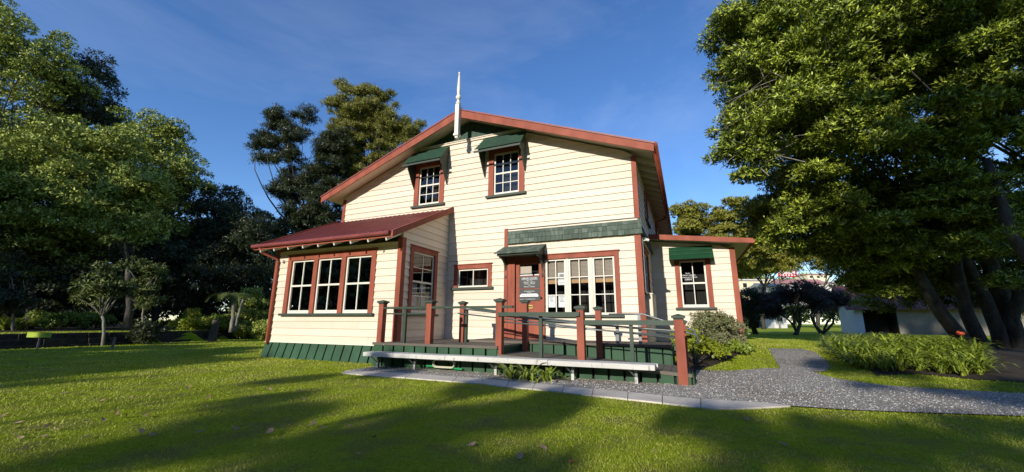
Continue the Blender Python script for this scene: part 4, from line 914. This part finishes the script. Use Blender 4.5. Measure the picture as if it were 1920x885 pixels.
# ------------------------------------------------------------------ SHED
def shed():
    d=29; c=at(1611,617,d); c.z=.2
    u=Vector((RT.x,RT.y,0)).normalized(); n=Vector((FW.x,FW.y,0)).normalized()  # long wall roughly across the view
    u=(u+n*.02).normalized(); n=Vector((-u.y,u.x,0))
    # swing the shed a little so the left gable shows
    th=R(-24); rot=Matrix.Rotation(th,3,'Z'); u=(rot@u).normalized(); n=Vector((-u.y,u.x,0))
    t=thing('garden_shed',c,'low plastered shed with faded maroon gable roof under the big tree','shed')
    L=12.9; Dp=3.2; hw=2.1; hr=1.55; fr=lambda p: c+u*p.x+n*p.y+Vector((0,0,p.z))
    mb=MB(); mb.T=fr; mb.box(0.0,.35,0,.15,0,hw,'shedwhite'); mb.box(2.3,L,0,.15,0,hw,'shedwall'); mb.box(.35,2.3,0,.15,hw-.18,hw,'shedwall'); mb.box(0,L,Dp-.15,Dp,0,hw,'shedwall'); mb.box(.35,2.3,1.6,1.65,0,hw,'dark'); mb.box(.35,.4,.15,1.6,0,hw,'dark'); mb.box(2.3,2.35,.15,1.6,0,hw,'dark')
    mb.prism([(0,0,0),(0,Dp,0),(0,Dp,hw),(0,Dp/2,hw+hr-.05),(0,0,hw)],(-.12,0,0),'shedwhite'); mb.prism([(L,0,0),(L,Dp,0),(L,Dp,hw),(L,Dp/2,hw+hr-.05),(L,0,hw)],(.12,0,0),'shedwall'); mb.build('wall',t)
    mb=MB(); mb.T=fr
    for s in (0,1):
        y0=-.4 if s==0 else Dp+.4; z0=hw-.22
        mb.prism([(-.7,y0,z0),(-.7,Dp/2,hw+hr),(-.7,Dp/2,hw+hr+.06),(-.7,y0,z0+.06)],(L+1.2,0,0),'shedroof')
        k=int((L+1.2)/.3)
        for i in range(k+1): mb.bar((-.7+i*.3,y0,z0+.065),(-.7+i*.3,Dp/2,hw+hr+.065),.04,.03,'shedroof')
    mb.build('roof',t)
    mb=MB(); mb.T=fr; mb.prism([(-.72,-.42,hw-.30),(-.72,Dp/2,hw+hr-.08),(-.72,Dp/2,hw+hr+.07),(-.72,-.42,hw-.15)],(.03,0,0),'shedroof'); mb.box(-.7,L+.5,-.45,-.42,hw-.30,hw-.16,'shedroof'); mb.build('barge_board',t)
shed()

# ------------------------------------------------------------------ TOWN beyond
def far_house(px,py_base,d,wpx,hpx,label,wall='far_cream',roof='far_grey',flat=False,nwin=3,rh=1.2):
    c=at(px,py_base,d); u=Vector((RT.x,RT.y,0)).normalized(); n=Vector((-u.y,u.x,0)); L=wpx*d/F; h_=hpx*d/F
    t=thing('distant_house',(c.x,c.y,c.z),label,'house','buildings of the town in the distance'); fr=lambda p:c+u*p.x+n*p.y+Vector((0,0,p.z))
    mb=MB(); mb.T=fr; mb.box(0,L,0,5,-3,h_,wall); mb.build('wall',t)
    mb=MB(); mb.T=fr
    if flat: mb.box(-.2,L+.2,-.3,5.2,h_,h_+.25,roof)
    else: mb.prism([(-.3,-.4,h_),(-.3,5.4,h_),(-.3,2.5,h_+rh)],(L+.6,0,0),roof)
    mb.build('roof',t)
    for k in range(nwin):
        x=L*(k+.5)/nwin; mb=MB(); mb.T=fr; mb.box(x-.35,x+.35,-.05,.02,h_*.35,h_*.75,'dark'); w_=mb.build('window',t)
        mb=MB(); mb.T=fr; mb.box(x-.42,x+.42,-.045,-.01,h_*.75,h_*.80,'far_white'); mb.box(x-.42,x+.42,-.045,-.01,h_*.30,h_*.35,'far_white'); mb.build('frame',w_)
far_house(1388,546,75,60,20,'pale cream flat-roofed building seen between annex and dark trees',flat=True,roof='far_white')
far_house(1437,546,70,30,9,'small grey-roofed building right of the cream building',wall='far_grey',roof='far_grey',nwin=1,rh=.8)
far_house(1468,545,80,84,13,'long white building with pinkish roof below the red sign',wall='far_white',roof='far_pink',nwin=5)
far_house(1550,543,82,95,13,'long white building nearest the shed ridge',wall='far_white',roof='far_white',flat=True,nwin=6)
far_house(1515,524,100,40,9,'cream building up the slope behind the white ones',flat=True,roof='far_pink',nwin=3)
far_house(1900,610,60,80,60,'white building glimpsed at the right edge beyond the shed',wall='far_white',roof='far_grey',nwin=2)
far_house(1452,609,60,24,18,'small white hut glimpsed beneath the dark low trees',wall='far_white',roof='far_grey',nwin=1,rh=.5)
# sign on posts
def sign():
    d=72; a=at(1459,519,d); u=Vector((RT.x,RT.y,0)).normalized(); n=Vector((-u.y,u.x,0)); L=35*d/F; h_=13*d/F
    fr=lambda p:a+u*p.x-n*p.y+Vector((0,0,p.z)); t=thing('roadside_sign',(a.x,a.y,a.z-3),'red and white billboard on posts rising over the town roofs','sign')
    mb=MB(); mb.T=fr; mb.box(0,L,0,.15,0,h_,'signred'); mb.box(.1,L-.35,.15,.17,h_*.45,h_*.95,'paper')
    text_mesh(mb,'LIVE STREET',.5,L*.45,h_*.68,.18,'signred')
    for k in range(6): mb.box(.25+k*L*.15,.25+k*L*.15+.28,.15,.17,h_*.15,h_*.34,'paper')
    mb.build('panel',t)
    for x in (.3,L-.4): mb=MB(); mb.T=fr; mb.tube([(x,-.15,-4),(x,-.15,h_*.7)],.09,'pole',8); mb.build('post',t)
sign()
mb=MB(); p=at(1456,560,60); mb.tube([(p.x,p.y,.2),(p.x,p.y,at(1450,517,60).z)],.12,'pole',8); q=at(1441,518,60); mb.bar((p.x,p.y,q.z),(q.x,q.y,q.z+.1),.12,.12,'pole'); tag(mb.build('power_pole'),'pale timber power pole left of the red sign','power pole')
# parked car at the far right
def car():
    c=at(1900,640,30); c.z=.25; u=Vector((RT.x,RT.y,0)).normalized(); n=Vector((-u.y,u.x,0)); fr=lambda p:c+u*p.x+n*p.y+Vector((0,0,p.z))
    t=thing('parked_car',c,'silver-blue parked car glimpsed at the right edge behind the trunks','car')
    mb=MB(); mb.T=fr; prof=[(0,.35),(0,.75),(.15,.85),(1.0,.92),(1.55,1.38),(2.9,1.42),(3.5,.98),(4.2,.9),(4.3,.6),(4.3,.35)]
    mb.prism([(x,0,z) for x,z in prof],(0,1.6,0),'carpaint'); mb.build('body',t,bevel=.05)
    mb=MB(); mb.T=fr; mb.prism([(1.15,-.01,.97),(1.6,-.01,1.32),(2.85,-.01,1.35),(3.3,-.01,1.0)],(0,.02,0),'glass'); mb.prism([(1.15,0.0,.97),(1.6,0,1.32),(2.85,0,1.35),(3.3,0,1.0)],(0,-.004,0),'dark'); mb.build('side_window',t)
    for x in (.85,3.45):
        for y in (-.02,1.45):
            mb=MB(); mb.T=fr; mb.tube([(x,y,.33),(x,y+.18,.33)],.33,'ink',18); w_=mb.build('wheel',t)
            mb=MB(); mb.T=fr; mb.tube([(x,y-.01,.33),(x,y+.19,.33)],.2,'metal',14); mb.build('rim',w_)
car()

# ------------------------------------------------------------------ LEFT GARDEN
mb=MB(); pts=[(bank_x(y),y) for y in np.arange(-4,32,.6)]
for (x0,y0),(x1,y1) in zip(pts,pts[1:]):
    for r in range(3):
        j=random.uniform(-.10,.10)+.10*(2-r); mb.hexa([(x0-.3,y0,-.1+r*.2),(x0+.05+j-.04*r,y0,-.1+r*.2),(x1+.05+j-.04*r,y1-.02,-.1+r*.2),(x1-.3,y1,-.1+r*.2),(x0-.3,y0,.095+r*.2),(x0+.03+j-.04*r,y0,.095+r*.2),(x1+.03+j-.04*r,y1-.02,.095+r*.2),(x1-.3,y1,.095+r*.2)],'stone')
tag(mb.build('retaining_wall'),'low dark mossy stone retaining wall along the left garden','wall')
sheet('bed_soil',[(bank_x(y)-3.5,y) for y in (30,20,9,-4)]+[(-60,-4),(-60,30)],.012,'soil',2.)
def young(px,py,d_base,blobs,label,leaf='leaf_left',nsp=1500,bark='bark_pale',tr=.06,**k):
    b=at(px,py,d_base); b.z=gz(b.x,b.y); return tree('young_tree',b,[E3(*e) for e in blobs],label,leaf=leaf,bark=bark,nsp=nsp,tr=tr,L=.17,Wd=.06,per=5,n_cl=46,cl=(.10,.32),limbs=14,group='young trees in the left garden',**k)
young(193,650,15.5,[(190,545,15.6,.8,.8,.55),(160,560,15.6,.5,.5,.35),(225,540,15.8,.5,.5,.4),(205,508,15.8,.35,.35,.35),(150,535,15.4,.3,.3,.25)],'young tree with pale slim trunk standing on the lawn bank',leaf='leaf_mid',nsp=1000)
young(20,640,17,[(18,560,17,.6,.6,.7),(40,570,17,.5,.5,.4),(15,520,17,.5,.5,.5)],'slim pale-stemmed young tree at the far left edge',leaf='leaf_dark',nsp=700)
young(262,648,18,[(262,545,18,.7,.6,.7),(285,510,18,.4,.5,.5),(250,500,18,.35,.4,.4),(280,570,18,.5,.5,.4)],'thin twin-stemmed sapling right of the pale-trunked tree',leaf='leaf_mid',nsp=900)
def gshrub(px,py,d,rx,rz,label,leaf,nsp=900,L=.12,Wd=.05,group='low shrubs of the left garden',n_cl=30):
    b=at(px,py,d); zz=.5 if b.x<bank_x(b.y) else 0; shrub('garden_shrub',(b.x,b.y,zz),[(b.x,b.y,zz+rz*.55,rx,rx*.8,rz*.6)],label,leaf,nsp,L,Wd,group=group,n_cl=n_cl,cl=(.15,.3))
gshrub(275,640,16.5,.55,.7,'dark rounded shrub on the lawn in front of the bank','leaf_dark',1200)
gshrub(100,605,19.5,1.0,.7,'mid green shrub behind the retaining wall near the lime board','leaf_flax',900)
gshrub(160,602,20,1.1,.75,'green shrub behind the wall left of the pale trunk','leaf_flax',900)
gshrub(355,610,20.5,1.0,.45,'low yellow-green mound behind the wall','leaf_yellow',1200,.10,.05)
gshrub(410,610,21.5,1.2,.6,'green mound right of the yellow-green one','leaf_flax',1200)
gshrub(470,606,22,1.4,.8,'leafy shrub beside the dark stump','leaf_left',1400)
gshrub(365,575,22,.55,1.1,'upright yellow-green leafy shrub under the purple twigs','leaf_yellow',800)
gshrub(480,540,23,1.5,2.4,'tall green shrub close to the bay corner','leaf_left',2600,.13,.06,n_cl=70)
gshrub(505,590,20,.6,1.0,'leafy shrub half hidden by the bay corner','leaf_left',900)
V=[]
for k in range(16):
    b=at(random.uniform(-10,48),612,random.uniform(17.5,19)); V+=straps((b.x,b.y,.5 if b.x<bank_x(b.y) else .1),26,.75,.06,.9,k+50,5,1.)
o=mesh_np('strap_leaf_plant',np.array(V),4,'leaf_lily'); tag(o,'bright lime clump of broad strap leaves at the left edge','plant')
# palm-like fronds
pc=at(440,575,20.5); t=thing('nikau_palm',(pc.x,pc.y,.5),'small palm with arching pale green fronds and leaning trunks','palm')
mb=MB(); limb(mb,(pc.x,pc.y,.4),(pc.x-.1,pc.y,at(432,562,20.5).z),.11,.08,'bark_pale',.03); limb(mb,(pc.x+.3,pc.y,.4),(pc.x+.6,pc.y,at(448,562,20.5).z),.06,.05,'bark_pale',.03); mb.build('trunk',t,smooth=True)
V=[]; top=np.array(at(434,560,20.5))
for k in range(9):
    a=k*.7+.3; d=np.array([math.cos(a),math.sin(a)*.8,0]); s=np.array([-d[1],d[0],0]); p=top.copy(); ang=.9; 
    for i in range(14):
        q=p+(d*math.cos(ang)+np.array([0,0,1])*math.sin(ang))*.11; ang-=.16
        for sg in (1,-1):
            for jj in (0,.5):
                b0=p+(q-p)*jj; tip=b0+s*sg*.34*math.sin(math.pi*(i+2)/16)+d*.12-np.array([0,0,.08]); V+=[b0,b0+(q-p)*.3,tip+(q-p)*.1,tip]
        p=q
mesh_np('frond',np.array(V),4,'leaf_frond',t)
# stump, stake, lime board
b=G(398,640); mb=MB(); mb.tube([(b.x,b.y,-.05),(b.x,b.y,.6),(b.x+.02,b.y,1.02)],[.18,.15,.14],'bark_dark',10); tag(mb.build('tree_stump'),'upright dark stump standing before the yellow-green mound','stump')
b=G(210,655); mb=MB(); mb.tube([(b.x,b.y,-.05),(b.x+.03,b.y,.40)],.04,'bark_pale',8); tag(mb.build('stake'),'short pale stake in the lawn left of the young tree','stake')
a=at(53,622,13.6); e=at(97,622,13.4); t=thing('notice_board',(a.x,a.y,0),'low lime green board at the edge of the left garden','board')
mb=MB(); mb.bar((a.x,a.y,a.z-.10),(e.x,e.y,a.z-.10),.03,.17,'lime'); mb.build('panel',t); q=a.lerp(e,.45); mb=MB(); mb.box(q.x-.03,q.x+.03,q.y-.02+.06,q.y+.02+.06,0,a.z-.06,'pole'); mb.build('leg',t)

# ------------------------------------------------------------------ unseen trees behind the photographer
SUN_EL=20.; SUN_AZ=6.
TAZ,TEL=math.tan(R(SUN_AZ)),math.tan(R(SUN_EL))/math.cos(R(0))
def up_sun(tx,ty,tz,r,rz,yc=-19.):
    k=ty-yc; return (tx-k*TAZ,yc+random.uniform(-.8,.8),tz+k*TEL/math.cos(R(SUN_AZ)),r,r,rz)
def caster(yc,targets,label,leaf='leaf_left',nsp=4000,n_cl=70,cl=(.35,.8),L=.26,inner=.5,**k):
    ells=[up_sun(*t,yc=yc) for t in targets]; x=sum(e[0] for e in ells)/len(ells)
    tree('park_tree',(x,yc,0),ells,label,group='park trees behind the viewpoint',leaf=leaf,nsp=nsp,per=5,L=L,Wd=L*.48,n_cl=n_cl,cl=cl,tr=.14,limbs=14,inner=inner,**k)
caster(-18,[(-2.4,1.6,0,1.6,.5),(-.6,1.9,0,1.3,.45),(1.7,2.3,0,1.4,.5),(-1.9,3.7,0,1.2,.3),(-.2,4.8,0,1.0,.25),(.4,3.2,0,1.0,.3),(-3.0,5.4,0,.8,.15),(-1.6,5.9,0,.6,.1)],'spreading park tree directly behind the viewpoint',nsp=1900,n_cl=44,cl=(.16,.40),L=.22,outer=.9)
caster(-17.5,[(-4.0,1.8,0,.30,.2),(-4.1,2.8,0,.28,.16),(-4.35,3.7,0,.28,.16),(-4.7,4.6,0,.26,.16),(-5.3,5.5,0,.25,.14),(-6.0,6.5,0,.25,.14),(-5.2,3.6,0,.2,.1),(-6.4,5.4,0,.22,.08)],'slim leaning park tree behind the viewpoint',nsp=1500,n_cl=46,cl=(.14,.28),L=.18)
caster(-20,[(3.4,2.8,0,1.6,.5),(1.2,4.2,0,1.1,.25),(4.4,5.0,0,1.3,.35),(5.8,3.6,0,1.5,.5),(2.6,6.0,0,.8,.14),(7.0,6.6,0,1.5,.4),(2.6,3.9,0,1.0,.25)],'park tree behind the viewpoint to the right',nsp=2300,n_cl=52,cl=(.16,.40),L=.22,outer=.9)
caster(-21,[(2.5,8.3,0,.7,.22),(3.7,8.5,0,.8,.22),(5.1,8.8,0,1.0,.3),(2.6,10.4,0,.6,.22),(6.8,9.2,0,1.1,.4),(3.6,10.0,0,.6,.2),(4.8,7.4,0,.8,.12)],'tall thin park tree behind the viewpoint to the right',nsp=2400,n_cl=60,cl=(.14,.36),L=.2,outer=.8)
caster(-17,[(9.5,12.5,.2,1.6,1.0),(8.8,16.8,1.6,2.0,1.8),(11.5,16.5,2,2.4,2.2),(13,12,1,2.6,1.8),(10.2,20,2,2.2,1.8)],'tall park tree far right behind the viewpoint',nsp=11000,n_cl=120)
caster(-24,[(12.5,37,1.7,3.2,2.4),(17.5,40,1.9,3.6,2.4),(22,42,1.9,3.8,2.6),(26,44,2,4,2.6),(10,26,2,3,2.2)],'tallest unseen tree added far right behind the viewpoint to shade the shed',nsp=12000,n_cl=160,L=.34)  # out-of-view crown added up-sun to keep the shed in shade
caster(-22,[(7.8,14.5,3.6,1.9,.9),(5.2,13.6,3.3,1.5,.6),(9.5,15,4.6,2.0,1.1),(6.5,14.2,4.5,1.7,.7)],'slender unseen tree added behind the viewpoint to shade the lower right crown',nsp=5000,n_cl=90)  # out-of-view canopy band added to darken the big tree's lower foliage
caster(-16,[(-12.2,3.2,0,2.0,.8),(-15,5.2,0,2.3,.9),(-18.5,3.6,0,2.4,.9),(-14.8,8.2,0,1.6,.55),(-18,8,0,1.7,.35),(-13,1,0,2.5,1)],'dense park tree left behind the viewpoint',nsp=9000,n_cl=110)
caster(-20,[(-29,12,3.9,3.8,2.0),(-24,16,2.8,3.4,2),(-35,10,4.6,4,2.8),(-31,18,3.4,4,2.6),(-20,21,2.3,3.4,2.2),(-41,8,5,4,3.0)],'broad park tree far left behind the viewpoint',nsp=15000,n_cl=150)
for k in range(19):  # ring of unseen trees added so the panes mirror dark foliage
    a=R(-96+k*10.5); d=50+random.uniform(-5,7); x,y=math.sin(a)*d,-math.cos(a)*d; h=random.uniform(14,18)
    tree('park_tree',(x,y,0),[(x,y,h*.55,5.5,5.5,h*.45),(x+4,y+2,h*.35,5,5,h*.36),(x-4,y-1,h*.38,5,5,h*.36),(x,y+3,2.2,7.5,3,2.6)],'tall dark unseen tree added behind the viewpoint to darken window reflections',group='unseen trees added behind the viewpoint for reflections',leaf='leaf_dark',nsp=5000,per=4,L=1.1,Wd=.7,n_cl=60,cl=(1,2.4),tr=.35,limbs=6,inner=.9)

# ------------------------------------------------------------------ LIGHT
w=bpy.data.worlds.new('World'); scn.world=w; w.use_nodes=True; nt=w.node_tree; bg=nt.nodes['Background']
sky=nt.nodes.new('ShaderNodeTexSky'); sky.sky_type='NISHITA'; sky.sun_disc=False; sky.sun_elevation=R(SUN_EL); sky.sun_rotation=R(180+SUN_AZ); sky.air_density=1.; sky.dust_density=.1; sky.ozone_density=4.
tc=nt.nodes.new('ShaderNodeTexCoord'); mp=nt.nodes.new('ShaderNodeMapping'); mp.inputs['Scale'].default_value=(1.0,.8,2.0); mp.inputs['Rotation'].default_value=(.4,.2,1.1); nt.links.new(tc.outputs['Generated'],mp.inputs[0])
n1=nt.nodes.new('ShaderNodeTexNoise'); n1.inputs['Scale'].default_value=1.3; n1.inputs['Detail'].default_value=6; n1.inputs['Roughness'].default_value=.6; n1.inputs['Distortion'].default_value=.6; nt.links.new(mp.outputs[0],n1.inputs['Vector'])
cl=ramp(nt,n1.outputs['Fac'],[(.42,(0,0,0)),(.85,(.16,.16,.16))])
cc=mixc(nt,cl,sky.outputs[0],(6.2,6.6,7.4)); hs=nt.nodes.new('ShaderNodeHueSaturation'); hs.inputs['Saturation'].default_value=1.13; hs.inputs['Hue'].default_value=.508; hs.inputs['Value'].default_value=1.2; nt.links.new(cc,hs.inputs['Color']); nt.links.new(hs.outputs[0],bg.inputs['Color']); bg.inputs['Strength'].default_value=.15
sd=bpy.data.lights.new('sun','SUN'); sd.energy=5.0; sd.angle=R(.53); sd.color=(1,.93,.82); so=bpy.data.objects.new('sun',sd); col.objects.link(so)
dv=Vector((-math.sin(R(SUN_AZ))*math.cos(R(SUN_EL)),-math.cos(R(SUN_AZ))*math.cos(R(SUN_EL)),math.sin(R(SUN_EL)))); so.rotation_euler=dv.to_track_quat('Z','Y').to_euler()
vs_=scn.view_settings; vs_.view_transform='Standard'; vs_.look='None'; vs_.exposure=.12; vs_.gamma=1
scn.cycles.max_bounces=6; scn.cycles.transparent_max_bounces=8
